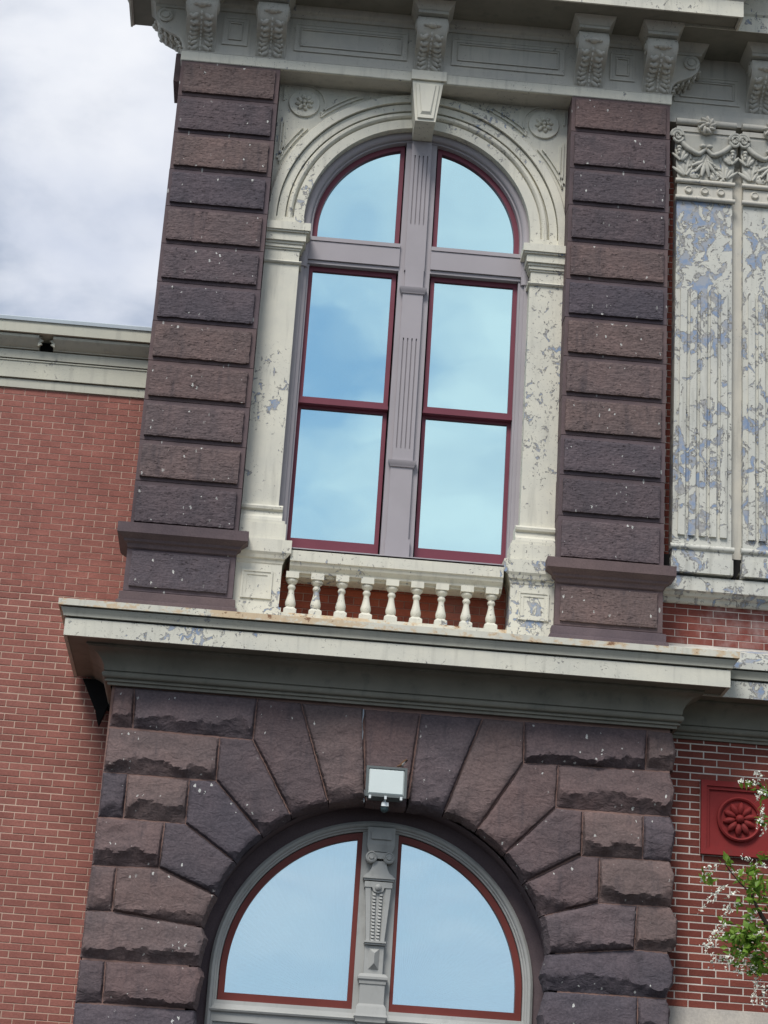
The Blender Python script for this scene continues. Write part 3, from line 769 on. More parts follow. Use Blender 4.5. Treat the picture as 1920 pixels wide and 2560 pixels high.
# ------------------------------------------------------------------ rock-faced arch, ground floor
POLY = [
 ((-1.43,6.49),(-1.25,6.49),(-1.23,6.12),(-1.44,6.12)),
 ((-1.25,6.49),(-0.16,6.48),(-0.17,6.10),(-1.23,6.12)),
 ((-0.16,6.48),(0.23,6.47),(0.54,5.58),(0.40,5.53),(0.22,5.45),(-0.17,6.10)),
 ((0.23,6.47),(0.785,6.47),(0.86,5.64),(0.71,5.61),(0.54,5.58)),
 ((0.79,6.46),(1.30,6.46),(1.22,5.60),(0.86,5.62)),
 ((1.30,6.46),(1.86,6.46),(1.55,5.57),(1.40,5.60),(1.23,5.60)),
 ((1.86,6.46),(2.23,6.46),(2.24,6.08),(1.85,5.45),(1.71,5.53),(1.55,5.57)),
 ((2.24,6.08),(2.55,6.09),(2.54,5.70),(2.11,5.26),(1.98,5.36),(1.85,5.45)),
 ((2.23,6.46),(3.34,6.47),(3.33,6.10),(2.24,6.08)),
 ((3.34,6.47),(3.57,6.46),(3.61,6.28),(3.58,6.11),(3.33,6.10)),
 ((2.55,6.09),(3.55,6.10),(3.60,5.93),(3.56,5.70),(2.54,5.70)),
 ((2.54,5.70),(2.78,5.69),(2.78,5.29),(2.75,5.29),(2.29,5.02),(2.20,5.15),(2.11,5.26)),
 ((2.78,5.69),(3.32,5.69),(3.32,5.30),(2.78,5.29)),
 ((3.32,5.69),(3.56,5.70),(3.61,5.57),(3.57,5.30),(3.32,5.30)),
 ((2.77,5.29),(2.94,5.29),(2.94,4.89),(2.92,4.89),(2.45,4.74),(2.38,4.88),(2.29,5.02)),
 ((2.94,5.29),(3.56,5.30),(3.61,5.18),(3.58,4.90),(2.94,4.89)),
 ((2.45,4.74),(2.92,4.89),(3.28,4.89),(3.26,4.51),(2.52,4.42),(2.49,4.58)),
 ((3.28,4.89),(3.57,4.90),(3.64,4.79),(3.63,4.58),(3.58,4.51),(3.26,4.51)),
 ((2.52,4.42),(3.26,4.51),(3.56,4.50),(3.61,4.37),(3.60,4.24),(3.54,4.115),(2.52,4.11),(2.47,4.25)),
 ((2.52,4.105),(3.30,4.11),(3.30,3.74),(2.50,3.73),(2.46,3.9)),
 ((3.30,4.11),(3.55,4.11),(3.58,4.03),(3.57,3.74),(3.30,3.74)),
 ((-1.44,6.11),(-0.46,6.10),(-0.46,5.71),(-1.45,5.71)),
 ((-0.46,6.10),(-0.17,6.10),(0.22,5.45),(0.11,5.37),(-0.02,5.26),(-0.46,5.71)),
 ((-1.45,5.71),(-1.23,5.71),(-1.23,5.32),(-1.45,5.31)),
 ((-1.23,5.71),(-0.69,5.70),(-0.69,5.31),(-1.23,5.32)),
 ((-0.69,5.70),(-0.46,5.71),(-0.02,5.26),(-0.13,5.15),(-0.23,5.01),(-0.69,5.31)),
 ((-1.46,5.31),(-0.87,5.31),(-0.88,4.91),(-1.46,4.89)),
 ((-0.87,5.31),(-0.69,5.31),(-0.23,5.01),(-0.31,4.87),(-0.37,4.71),(-0.88,4.91)),
 ((-1.46,4.89),(-1.24,4.89),(-1.24,4.51),(-1.47,4.50)),
 ((-1.24,4.89),(-0.88,4.91),(-0.37,4.71),(-0.42,4.58),(-0.46,4.43),(-1.24,4.51)),
 ((-1.47,4.50),(-1.24,4.51),(-0.46,4.43),(-0.42,4.34),(-0.46,4.10),(-1.47,4.10)),
 ((-1.47,4.09),(-1.25,4.09),(-1.24,3.74),(-1.47,3.73)),
 ((-1.25,4.09),(-0.46,4.10),(-0.42,4.02),(-0.46,3.74),(-1.24,3.74)),
 ((-1.47,3.73),(-0.46,3.735),(-0.44,3.59),(-0.46,3.39),(-1.47,3.39)),
]
NV = len(POLY)
_z = 3.735
for r in range(9):
    z1 = 3.735 - .37 * r; z0 = z1 - .37
    xr_ = 3.33 if r % 2 else 3.05
    POLY.append(((2.50, z1), (xr_, z1), (xr_, z0), (2.50, z0))); POLY.append(((xr_, z1), (3.57, z1), (3.57, z0), (xr_, z0)))
    if r > 0:
        z1 += .025; z0 += .025
        xr_ = -1.2 if r % 2 else -.9
        POLY.append(((-1.47, z1), (xr_, z1), (xr_, z0), (-1.47, z0))); POLY.append(((xr_, z1), (-.46, z1), (-.46, z0), (xr_, z0)))

def inset(poly, d):
    n = len(poly); cx = sum(p[0] for p in poly) / n; out = []
    area = sum(poly[i][0] * poly[(i + 1) % n][1] - poly[(i + 1) % n][0] * poly[i][1] for i in range(n)); sg = 1 if area > 0 else -1
    for i in range(n):
        p0, p1, p2 = Vector(poly[i - 1]), Vector(poly[i]), Vector(poly[(i + 1) % n])
        d1 = (p1 - p0).normalized(); d2 = (p2 - p1).normalized()
        n1 = Vector((-d1.y, d1.x)) * sg; n2 = Vector((-d2.y, d2.x)) * sg
        b = (n1 + n2); k = d / max(.35, (b.length_squared / 2)); out.append(tuple(p1 + b * k))
    return out
def seg_dist(px, pz, a, b):
    vx, vz = b[0] - a[0], b[1] - a[1]; t = ((px - a[0]) * vx + (pz - a[1]) * vz) / (vx * vx + vz * vz); t = min(1, max(0, t))
    return math.hypot(px - a[0] - t * vx, pz - a[1] - t * vz)
def inside(px, pz, P):
    c = False; n = len(P)
    for i in range(n):
        a, b = P[i], P[i - 1]
        if (a[1] > pz) != (b[1] > pz) and px < (b[0] - a[0]) * (pz - a[1]) / (b[1] - a[1]) + a[0]: c = not c
    return c
def rock(poly, parent, seed, step=.022, proud=.075, name='stone_block', yj=-.050):
    P = inset(poly, .0042); n = len(P)
    rg = random.Random(int(seed * 10)); bpts = []
    for i in range(n):
        a, b = P[i], P[(i + 1) % n]; L = math.hypot(b[0] - a[0], b[1] - a[1]); k = max(1, int(L / (step * .8)))
        for j in range(k):
            t = j / k; w_ = 0.0 if j == 0 else rg.uniform(-.0035, .0025)
            nx, nz = -(b[1] - a[1]) / L, (b[0] - a[0]) / L
            bpts.append((a[0] + (b[0] - a[0]) * t + nx * w_, a[1] + (b[1] - a[1]) * t + nz * w_))
    x0, x1 = min(p[0] for p in P), max(p[0] for p in P); z0, z1 = min(p[1] for p in P), max(p[1] for p in P)
    pts = list(bpts); nb = len(bpts); dist = [0.0] * nb
    sg = 1 if sum(P[i][0] * P[(i + 1) % n][1] - P[(i + 1) % n][0] * P[i][1] for i in range(n)) > 0 else -1
    for i in range(nb):                                   # an even arris just inside the outline
        a, b = bpts[i - 1], bpts[(i + 1) % nb]; L = math.hypot(b[0] - a[0], b[1] - a[1]) or 1
        qx, qz = bpts[i][0] - (b[1] - a[1]) / L * .015 * sg, bpts[i][1] + (b[0] - a[0]) / L * .015 * sg
        if inside(qx, qz, P):
            d = min(seg_dist(qx, qz, P[j], P[(j + 1) % n]) for j in range(n))
            if d > .010: pts.append((qx, qz)); dist.append(d)
    x = x0 + step / 2
    while x < x1:
        z = z0 + step / 2
        while z < z1:
            qx, qz = x + rg.uniform(-.3, .3) * step, z + rg.uniform(-.3, .3) * step
            if inside(qx, qz, P):
                d = min(seg_dist(qx, qz, P[i], P[(i + 1) % n]) for i in range(n))
                if d > .027: pts.append((qx, qz)); dist.append(d)
            z += step
        x += step
    r = delaunay_2d_cdt([Vector(p) for p in pts], [(i, (i + 1) % nb) for i in range(nb)], [], 1, 1e-6)
    vo, fo, ov = r[0], r[2], r[3]
    hgt = z1 - z0; tall = hgt > .55
    k0 = rg.uniform(.16, .34); amp = rg.uniform(.75, 1.15); flat = rg.random() < .3 or tall; calm = rg.uniform(.35, .85) * (.6 if tall else 1)
    vs = []; src = []
    for i, q in enumerate(vo):
        o_ = ov[i][0] if ov[i] else 0; d = dist[o_]; px, pz = q.x, q.y
        if o_ < nb: vs.append((px, yj, pz)); continue
        t = (pz - z0) / hgt
        wob = noise.fractal(Vector((px * 4.2, seed, pz * 2.0)), 1.0, 2.0, 3) * .20 + noise.noise(Vector((px * 17, seed, pz * 9))) * .06
        t0 = max(.06, k0 + wob) if not tall else max(.03, .10 + wob * .5)
        if t > t0: s_ = .12 + .88 * (1 - (t - t0) / (1 - t0)) ** .8
        else: s_ = (t / t0) ** 1.15 * .9
        if flat: s_ = .60 * s_ + .18
        e = min(1.0, d / (.044 + .016 * noise.noise(Vector((px * 6, seed, pz * 6))))); e = math.sqrt(max(0, e * (2 - e)))
        cell = noise.voronoi(Vector((px * 4.2 + seed, pz * 6.5, seed)), distance_metric='DISTANCE')[0]
        chip = (cell[1] - cell[0])
        fr_ = calm * noise.fractal(Vector((px * 5, seed + 3, pz * 8)), 1.1, 2.1, 5)
        h = proud * amp * e * (s_ + .26 * fr_ + .24 * calm * (chip - .35)) + .003 * e
        vs.append((px, yj - max(.002, h), pz))
    m = MB(); m.v = vs; m.f = [tuple(f) for f in fo]; m.mi = [0] * len(m.f)
    # side walls back into the joint
    bi = [None] * nb
    for i in range(len(vo)):
        for o_ in ov[i]:
            if o_ < nb: bi[o_] = i
    rings = [[bi[i] for i in range(nb)]]
    for yy, push in ((.00, 1.0), (.06, .8), (.18, .3)):
        n0 = len(m.v)
        for i in range(nb):
            x, _, z = vs[bi[i]]; r_ = math.hypot(x - 1.03, z - 4.12); q = .5 + .5 * noise.fractal(Vector((x * 9, seed + yy * 30, z * 9)), 1.0, 2.0, 3)
            if z > 4.12 and r_ < 1.60: k_ = -.035 * q * push / r_; x += (x - 1.03) * k_; z += (z - 4.12) * k_
            elif z <= 4.12 and abs(x - 1.03) < 1.60: x -= math.copysign(.03 * q * push, x - 1.03)
            elif x > 3.5: x += .022 * q * push
            m.v.append((x, yy, z))
        rings.append([n0 + i for i in range(nb)])
    for a_, b_ in zip(rings, rings[1:]):
        for i in range(nb):
            j = (i + 1) % nb; m.f.append((a_[i], a_[j], b_[j], b_[i])); m.mi.append(0)
    return obj(name, m, 'rock', parent, smooth=24)

SA = MB()
# backing wall with the arch cut out, and the smooth soffit ring
CLx, CLz, RI = 1.03, 4.12, 1.535
path = arch(1.575, CLx, CLz, 0.0, -.0465, 48)
for i in range(len(path) - 1):
    a, b = path[i], path[i + 1]
    if abs(a[0] - b[0]) < 1e-5: continue
    SA.add([a, b, (b[0], -.0465, 6.50), (a[0], -.0465, 6.50)], [(0, 1, 2, 3)])
SA.add([(-1.45, -.0465, 0), (CLx - 1.575, -.0465, 0), (CLx - 1.575, -.0465, 6.50), (-1.45, -.0465, 6.50)], [(0, 1, 2, 3)])
SA.add([(CLx + 1.575, -.0465, 0), (3.55, -.0465, 0), (3.55, -.0465, 6.50), (CLx + 1.575, -.0465, 6.50)], [(0, 1, 2, 3)])
SA.add([(-1.45, -.0465, 0), (-1.45, .62, 0), (-1.45, .62, 6.50), (-1.45, -.0465, 6.50)], [(3, 2, 1, 0)])
SA.add([(3.55, -.0465, 0), (3.55, .62, 0), (3.55, .62, 6.50), (3.55, -.0465, 6.50)], [(0, 1, 2, 3)])
A_ = obj('stone_arch', SA, 'pinkmortar', B, fix=False)
rv = MB().loops([arch(RI, CLx, CLz, 0.0, y, 60) for y in (.05, .30)], closed_prof=False)
rv.loops([arch(RI, CLx, CLz, 0.0, .30, 60), arch(1.38, CLx, CLz, 0.0, .302, 60)], closed_prof=False)
obj('arch_soffit', rv, 'dressed', A_, smooth=30)
for i, p in enumerate(POLY):
    wedge = i < NV and min(math.hypot(q[0] - CLx, q[1] - CLz) for q in p) < 1.62 and max(q[1] for q in p) > 4.6
    rock(p, A_, 3.3 + i * 1.7, name='voussoir' if wedge else 'stone_block', step=.022 if i < NV else .06)
# pale caulked joint beside the keystone
ck = MB(); _cl = [(.786 + .0045 * math.sin(k * 1.9) + .064 * (k / 16.0) ** 2.2, 6.45 - .052 * k) for k in range(17)]
ck.prism([(x - .004 - .003 * math.sin(k * 2.7), z) for k, (x, z) in enumerate(_cl)] + [(x + .005 + .003 * math.cos(k * 1.3), z) for k, (x, z) in reversed(list(enumerate(_cl)))], -.070, -.02)
obj('caulk_line', ck, mat_paint('white_caulk', (0.33, 0.37, 0.41), .35, .8, .3), A_)

# ------------------------------------------------------------------ ground-floor window
W = obj('fanlight_window', MB().loops([arch(r, CLx, CLz, 0.9, y, 60) for r, y in ((1.415, .40), (1.408, .275), (1.385, .258), (1.365, .27), (1.357, .29), (1.345, .292), (1.338, .31), (1.325, .315), (1.322, .40))]), 'greygreen', B, smooth=30,
        label='round headed ground floor window with two quarter panes and carved pale grey mullion')
for side in (-1, 1):
    ob = half_arch(1.318, side, .155, 3.885, 36, CLx, CLz); ib = half_arch(1.262, side, .198, 3.952, 36, CLx, CLz)
    obj('sash', sash_ring(ob, ib, .335, .40), 'oxblood', W, smooth=30)
    obj('pane', MB().prism(half_arch(1.28, side, .185, 3.94, 36, CLx, CLz), .368, .376), 'glass_lo', W)
    # pleated fan shade drawn behind the glass
    fan = MB(); cxs = CLx + side * .28; hub = (cxs, 3.92); ol = half_arch(1.30, side, .175, 3.93, 40, CLx, CLz)
    ang = [math.atan2(z - hub[1], (x - hub[0]) * side) for x, z in ol[1:]]
    npl = 46; pts = []
    for k in range(npl * 2 + 1):
        a = math.pi * .62 * (1 - k / (npl * 2.0)); dx, dz = math.cos(a) * side, math.sin(a)
        rr = .02
        while rr < 2.2:
            x, z = hub[0] + dx * rr, hub[1] + dz * rr
            if math.hypot(x - CLx, z - CLz) > 1.30 and z > CLz - .01 or (x - CLx) * side < .17 or (x - CLx) * side > 1.31: break
            rr += .02
        pts.append((hub[0] + dx * rr, .395 + (.032 if k % 2 else 0.0), hub[1] + dz * rr))
    fan.add([(hub[0], .40, hub[1])] + pts, [(0, k + 1, k + 2) for k in range(len(pts) - 1)])
    obj('fan_shade', fan, 'shade', W, fix=False)
lm = MB(); lm.box(.876, 1.195, .325, .42, 3.70, 5.50); obj('mullion', lm, 'greygreen', W)
tr = MB().sweep_x([(.42, 3.70), (.29, 3.70), (.285, 3.775), (.262, 3.785), (.255, 3.80), (.285, 3.815), (.30, 3.85), (.305, 3.882), (.42, 3.89)], -.35, 2.41); obj('transom', tr, 'greygreen', W)
obj('transom_panel', MB().box(-.36, 2.42, .31, .42, 3.2, 3.70), 'greygreen', W)
# carved mullion, top to bottom
CM = 1.037
c = MB(); c.box(CM - .122, CM + .122, .245, .34, 5.315, 5.47); c.box(CM - .088, CM + .088, .225, .25, 5.36, 5.425)
c.hexa([(CM - .105, .255, 5.255), (CM + .105, .255, 5.255), (CM + .105, .34, 5.255), (CM - .105, .34, 5.255)], [(CM - .125, .238, 5.315), (CM + .125, .238, 5.315), (CM + .125, .34, 5.315), (CM - .125, .34, 5.315)])
obj('mullion_block', c, 'greygreen', W)
c = MB(); c.box(CM - .075, CM + .075, .24, .34, 5.19, 5.245); obj('volute_bar', c, 'greygreen', W)
for sx in (-1, 1):
    c = MB(); c.lathe([(.052, .34), (.052, .228), (.040, .220), (.036, .228), (.026, .228), (.020, .214), (.001, .214)], CM + sx * .078, 0, 20, 'y', 5.200)
    obj('volute', c, 'greygreen', W, smooth=35)
c = MB(); prof = [(-.06, 5.17), (-.062, 5.14), (-.072, 5.10), (-.092, 5.065), (-.124, 5.045), (-.13, 5.028)]
c.prism([(CM + x, z) for x, z in prof] + [(CM - x, z) for x, z in reversed(prof)], .252, .34); obj('mullion_neck', c, 'greygreen', W)
for zz, wd in ((4.995, .133), (4.435, .088)):
    c = MB(); c.box(CM - wd - .006, CM + wd + .006, .225, .34, zz + .016, zz + .032); c.box(CM - wd, CM + wd, .238, .34, zz, zz + .014); obj('mullion_band', c, 'greygreen', W)
c = MB(); c.prism([(CM - .122, 4.985), (CM + .122, 4.985), (CM + .122, 4.935), (CM + .055, 4.935), (CM + .04, 4.90), (CM, 4.885), (CM - .04, 4.90), (CM - .055, 4.935), (CM - .122, 4.935)], .24, .34)
c.blob((CM - .002, .232, 4.935), (.030, .022, .030), 12, 6)
obj('mullion_boss', c, 'greygreen', W, smooth=30)
c = MB(); c.prism([(CM - .114, 4.94), (CM + .114, 4.94), (CM + .078, 4.45), (CM - .078, 4.45)], .262, .34)
for sx in (-1, 1):
    c.prism([(CM + sx * .114, 4.935), (CM + sx * .066, 4.935), (CM + sx * .048, 4.45), (CM + sx * .078, 4.45)], .248, .27)
obj('tapered_panel', c, 'greygreen', W)
c = MB()
for sx in (-1, 1):
    for k in range(15):
        zz = 4.875 - k * .0285; xx = CM + sx * (.030 - k * .0005)
        c.hexa([(xx - .020, .262, zz - .011), (xx + .020, .262, zz - .011), (xx + .020, .262, zz + .016), (xx - .020, .262, zz + .016)], [(xx - .010, .242, zz - .011), (xx + .010, .242, zz - .011), (xx + .008, .254, zz + .012), (xx - .008, .254, zz + .012)])
obj('leaf_chain', c, 'greygreen', W)
c = MB(); c.box(CM - .082, CM + .082, .262, .34, 4.19, 4.43); q = [(CM - .046, .262, 4.225), (CM + .046, .262, 4.225), (CM + .046, .262, 4.405), (CM - .046, .262, 4.405), (CM - .0, .215, 4.275), (CM + .0, .215, 4.36)]
c.add(q, [(0, 1, 4), (1, 2, 5, 4), (2, 3, 5), (3, 0, 4, 5)]); obj('diamond_block', c, 'greygreen', W)
c = MB().run([(0, 4.095), (.015, 4.10), (.018, 4.125), (.03, 4.14), (.03, 4.16), (.012, 4.185), (0, 4.19)], CM - .10, CM + .10, .262, .33, .33); obj('mullion_band', c, 'greygreen', W, smooth=30)
obj('mullion_pedestal', MB().box(CM - .108, CM + .108, .255, .34, 3.92, 4.10), 'greygreen', W)
c = MB().run([(-.02, 3.64), (0.0, 3.66), (.0, 3.76), (.02, 3.775), (.022, 3.80), (.035, 3.82), (.022, 3.85), (.018, 3.90), (.0, 3.93), (-.02, 3.935)], CM - .11, CM + .11, .252, .33, .33); obj('mullion_base', c, 'greygreen', W, smooth=30)
for side in (-1, 1):
    x0, x1 = sorted((CLx + side * .16, CLx + side * 1.30))
    q = MB(); frame_rect(q, x0, x1, 1.0, 3.2, .07, .07, .12, .07, .34, .40); obj('sash', q, 'oxblood', W)
    obj('pane', MB().box(x0 + .05, x1 - .05, .37, .378, 1.1, 3.15), 'glass_lo', W)
obj('dark_room', MB().box(-.45, 2.5, .44, .58, .9, 5.6), 'dark', W)
obj('sill', MB().box(-.46, 2.5, .0, .58, .62, .9), 'dressed', W)

# ------------------------------------------------------------------ top: architrave, frieze, brackets, cornice
AR = MB(); AR.run([(-.30, 12.99), (0.005, 12.99), (.005, 13.085), (.012, 13.092), (.012, 13.104), (-.01, 13.11), (-.10, 13.11)], XL, XR, 0.0, .57, .30)
E_ = obj('entablature', AR, 'frieze', B)
obj('architrave_band', MB().run([(-.02, 12.985), (.006, 12.985), (.012, 12.992), (.012, 13.095), (-.02, 13.10)], XL, XR, 0.0, .57, .30), 'peel_lo', E_)
obj('keystone_cap', MB().box(.846, 1.200, -.045, .1, 12.995, 13.10), 'peel_lo', E_)
fz = MB().box(XL + .015, XR - .015, .02, .57, 13.10, 13.74); obj('frieze', fz, 'frieze', E_)
def wall_panel(x0, x1, z0, z1, y, parent, inner=True):
    q = MB(); frame_rect(q, x0, x1, z0, z1, .018, .018, .018, .018, y - .016, y + .01)
    frame_rect(q, x0 + .018, x1 - .018, z0 + .018, z1 - .018, .03, .03, .03, .03, y - .008, y + .01)
    iw = (x1 - x0) * .5 - .07
    if inner: frame_rect(q, x0 + .062, x1 - .062, z0 + .062, z1 - .062, .012, .012, .012, .012, y - .016, y + .01)
    return obj('frieze_panel', q, 'frieze', parent)
for x0, x1 in ((-.352, .787), (1.240, 2.388), (-1.078, -.824), (2.856, 3.107)):
    wall_panel(x0, x1, 13.225, 13.55, .02, E_)
obj('crown_bed', MB().run([(-.03, 13.60), (.02, 13.61), (.03, 13.64), (.06, 13.66), (.075, 13.70), (.08, 13.735)], XL + .015, XR - .015, .02, .57, .30), 'frieze', E_, smooth=30)
TC = obj('cornice', MB().run([(.57, 13.71), (.60, 13.695), (.60, 13.87), (.62, 13.89), (.63, 13.92), (.68, 14.02), (.76, 14.10), (.80, 14.12), (.80, 14.20), (.0, 14.32)], XL, XR, 0.0, .57, -.355), 'frieze', B)
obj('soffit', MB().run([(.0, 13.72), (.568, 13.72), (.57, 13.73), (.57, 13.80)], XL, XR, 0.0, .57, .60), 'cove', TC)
obj('fascia', MB().run([(.585, 13.69), (.606, 13.69), (.606, 13.868), (.585, 13.872)], XL, XR, 0.0, .57, -.355), 'peel_lo', TC)

# bracket: S-shaped body, rim, scroll discs, acanthus leaf, abacus -- local frame: centre x 0, wall at y 0
prof = [(0.0, 13.125), (.028, 13.165), (.040, 13.215), (.065, 13.258), (.108, 13.288), (.165, 13.312), (.225, 13.345), (.275, 13.392), (.308, 13.445), (.318, 13.50), (.308, 13.55), (.28, 13.585), (.24, 13.60)]
HWb = .137
def make_bracket():
    b = MB(); poly = [(-p, z) for p, z in prof] + [(.02, 13.60), (.02, 13.125)]
    b.sweep_x(poly, -HWb, HWb)
    br = obj('bracket', b, 'frieze', B, smooth=35)
    ab = MB(); ab.box(-HWb - .016, HWb + .016, -.335, .02, 13.598, 13.63)
    ab.hexa([(-HWb - .018, -.34, 13.632), (HWb + .018, -.34, 13.632), (HWb + .018, .02, 13.632), (-HWb - .018, .02, 13.632)], [(-HWb - .075, -.40, 13.715), (HWb + .075, -.40, 13.715), (HWb + .075, .02, 13.715), (-HWb - .075, .02, 13.715)])
    obj('abacus', ab, 'frieze', br)
    for sx in (-1, 1):
        vo_ = MB()
        x0, x1 = (HWb - .005, HWb + .022) if sx > 0 else (-HWb + .005, -HWb - .022)
        pr2 = [(.075, x0), (.075, x1), (.060, x1 + sx * .006), (.050, x1 - sx * .006), (.040, x1 - sx * .006), (.036, x1 + sx * .010), (.001, x1 + sx * .012)]
        n = 18; vs = []; fs = []
        for r, h in pr2:
            for k in range(n):
                a = 2 * math.pi * k / n; vs.append((h, -.225 + r * math.cos(a), 13.505 + r * math.sin(a)))
        for i in range(len(pr2) - 1):
            for k in range(n): fs.append((i * n + k, i * n + (k + 1) % n, (i + 1) * n + (k + 1) % n, (i + 1) * n + k))
        vo_.add(vs, fs)
        rim = [(-p, z) for p, z in prof]; path = []
        inner = []
        for i, (y, z) in enumerate(rim):
            a = rim[max(i - 1, 0)]; c_ = rim[min(i + 1, len(rim) - 1)]; d = Vector((c_[0] - a[0], c_[1] - a[1])).normalized()
            inner.append((y + d.y * .030, z - d.x * .030))
        xo, xi_ = sx * (HWb + .012), sx * (HWb - .004)
        vo_.loops([[(xi_, y, z) for y, z in rim], [(xo, y, z) for y, z in rim], [(xo, y, z) for y, z in inner], [(xi_, y, z) for y, z in inner]])
        obj('volute', vo_, 'frieze', br, smooth=35)
    lf = MB(); rg = random.Random(5)
    def on(t):
        k = t * 8.0; i = min(int(k), 7); f = k - i; p0, p1 = prof[i], prof[i + 1]
        p = p0[0] + (p1[0] - p0[0]) * f; z = p0[1] + (p1[1] - p0[1]) * f; d = Vector((p1[0] - p0[0], p1[1] - p0[1])).normalized()
        return p, z, d
    for sx in (-1, 1):
        for k in range(7):
            t = .06 + k * .125; p, z, d = on(min(t, .99))
            wx = .058 + .010 * math.sin(k * 1.1)
            rot = Matrix.Rotation(sx * .65, 3, 'Y') @ Matrix.Rotation(math.atan2(d.x, d.y) * -1, 3, 'X')
            lf.blob((sx * wx, -p - .008, z), (.052, .026, .018), 8, 5, rot)
            lf.blob((sx * (wx + .040), -p - .016, z - .008), (.019, .026, .016), 6, 4, rot)
    for i in range(10):
        t = .05 + i * .092; p, z, d = on(t); lf.blob((0, -p - .004, z), (.016, .014, .03), 6, 4)
    p, z, d = on(.985)
    lf.blob((0, -p - .020, z + .02), (.050, .040, .026), 10, 6); lf.blob((-.062, -p - .014, z + .026), (.03, .026, .018), 8, 5); lf.blob((.062, -p - .014, z + .026), (.03, .026, .018), 8, 5)
    obj('acanthus_leaf', lf, 'frieze', br, smooth=60)
    return br
br0 = make_bracket()
spots = [-1.288, -.585, 1.012, 2.638, 3.335]
br0.location = (spots[0], .02, 0)
for x in spots[1:]: twin(br0, B, (x, .02, 0))
sb = twin(br0, B, (XL + .015, .165, 0)); sb.rotation_euler = (0, 0, R_(-90))
sb = twin(br0, B, (XR - .015, .16, 0)); sb.rotation_euler = (0, 0, R_(90))

# ------------------------------------------------------------------ recessed brick wing on the right
WY = .22
wl_ = MB().box(3.50, 5.3, WY + .004, .9, 0.0, 6.60)
LW = obj('brick_wall', wl_, 'mortar_white', B)
hide_panel = (3.885, 4.585, 5.440, 6.112)
lay_bricks(LW, 3.50, 5.3, 4.095, 6.56, WY, .243, .0674, .010, 'brick_old', 155, hide_panel, phase=.78, rows_up=True)
# closer bricks beside the red panel
obj('wall_beyond', MB().box(5.3, 9.0, WY, .9, 0.0, 6.60), 'far_old', B)
lb = MB().box(3.48, 5.3, WY - .03, .30, 3.62, 4.085); obj('lintel', lb, 'limestone', B)
# red terracotta panel
rp = MB(); frame_rect(rp, 3.885, 4.585, 5.440, 6.112, .05, .05, .05, .05, WY - .045, WY + .03)
RP = obj('terracotta_panel', rp, 'redpanel', B, label='square red terracotta panel with daisy rosette')
q = MB(); q.box(3.93, 4.54, WY - .012, WY + .03, 5.485, 6.07); frame_rect(q, 3.937, 4.533, 5.492, 6.062, .022, .022, .012, .03, WY - .03, WY); obj('panel_field', q, 'redpanel', RP)
rosette('medallion', 4.234, 5.775, WY - .012, .203, 'redpanel', RP, 10, 1.25, rim=True)

uw = MB().box(3.44, 5.3, .294, .9, 6.6, 12.9)
UW = obj('brick_wall', uw, 'mortar_white', B)
lay_bricks(UW, 3.44, 5.3, 7.40, 7.90, .29, .240, .0695, .006, 'brick_pale', 60, phase=.62)
lay_bricks(UW, 3.44, 3.62, 7.90, 12.9, .29, .20, .0695, .008, 'brick_old', 0)
obj('wall_beyond', MB().box(5.3, 9.0, .25, .9, 6.6, 13.0), 'far_old', B)
# cream step over the wing cornice
obj('blocking_course', MB().sweep_x([(.30, 7.06), (-.10, 7.06), (-.10, 7.20), (.04, 7.24), (.04, 7.29), (.31, 7.40), (.31, 7.06)], 3.49, 9.0), 'peel_hi', B)
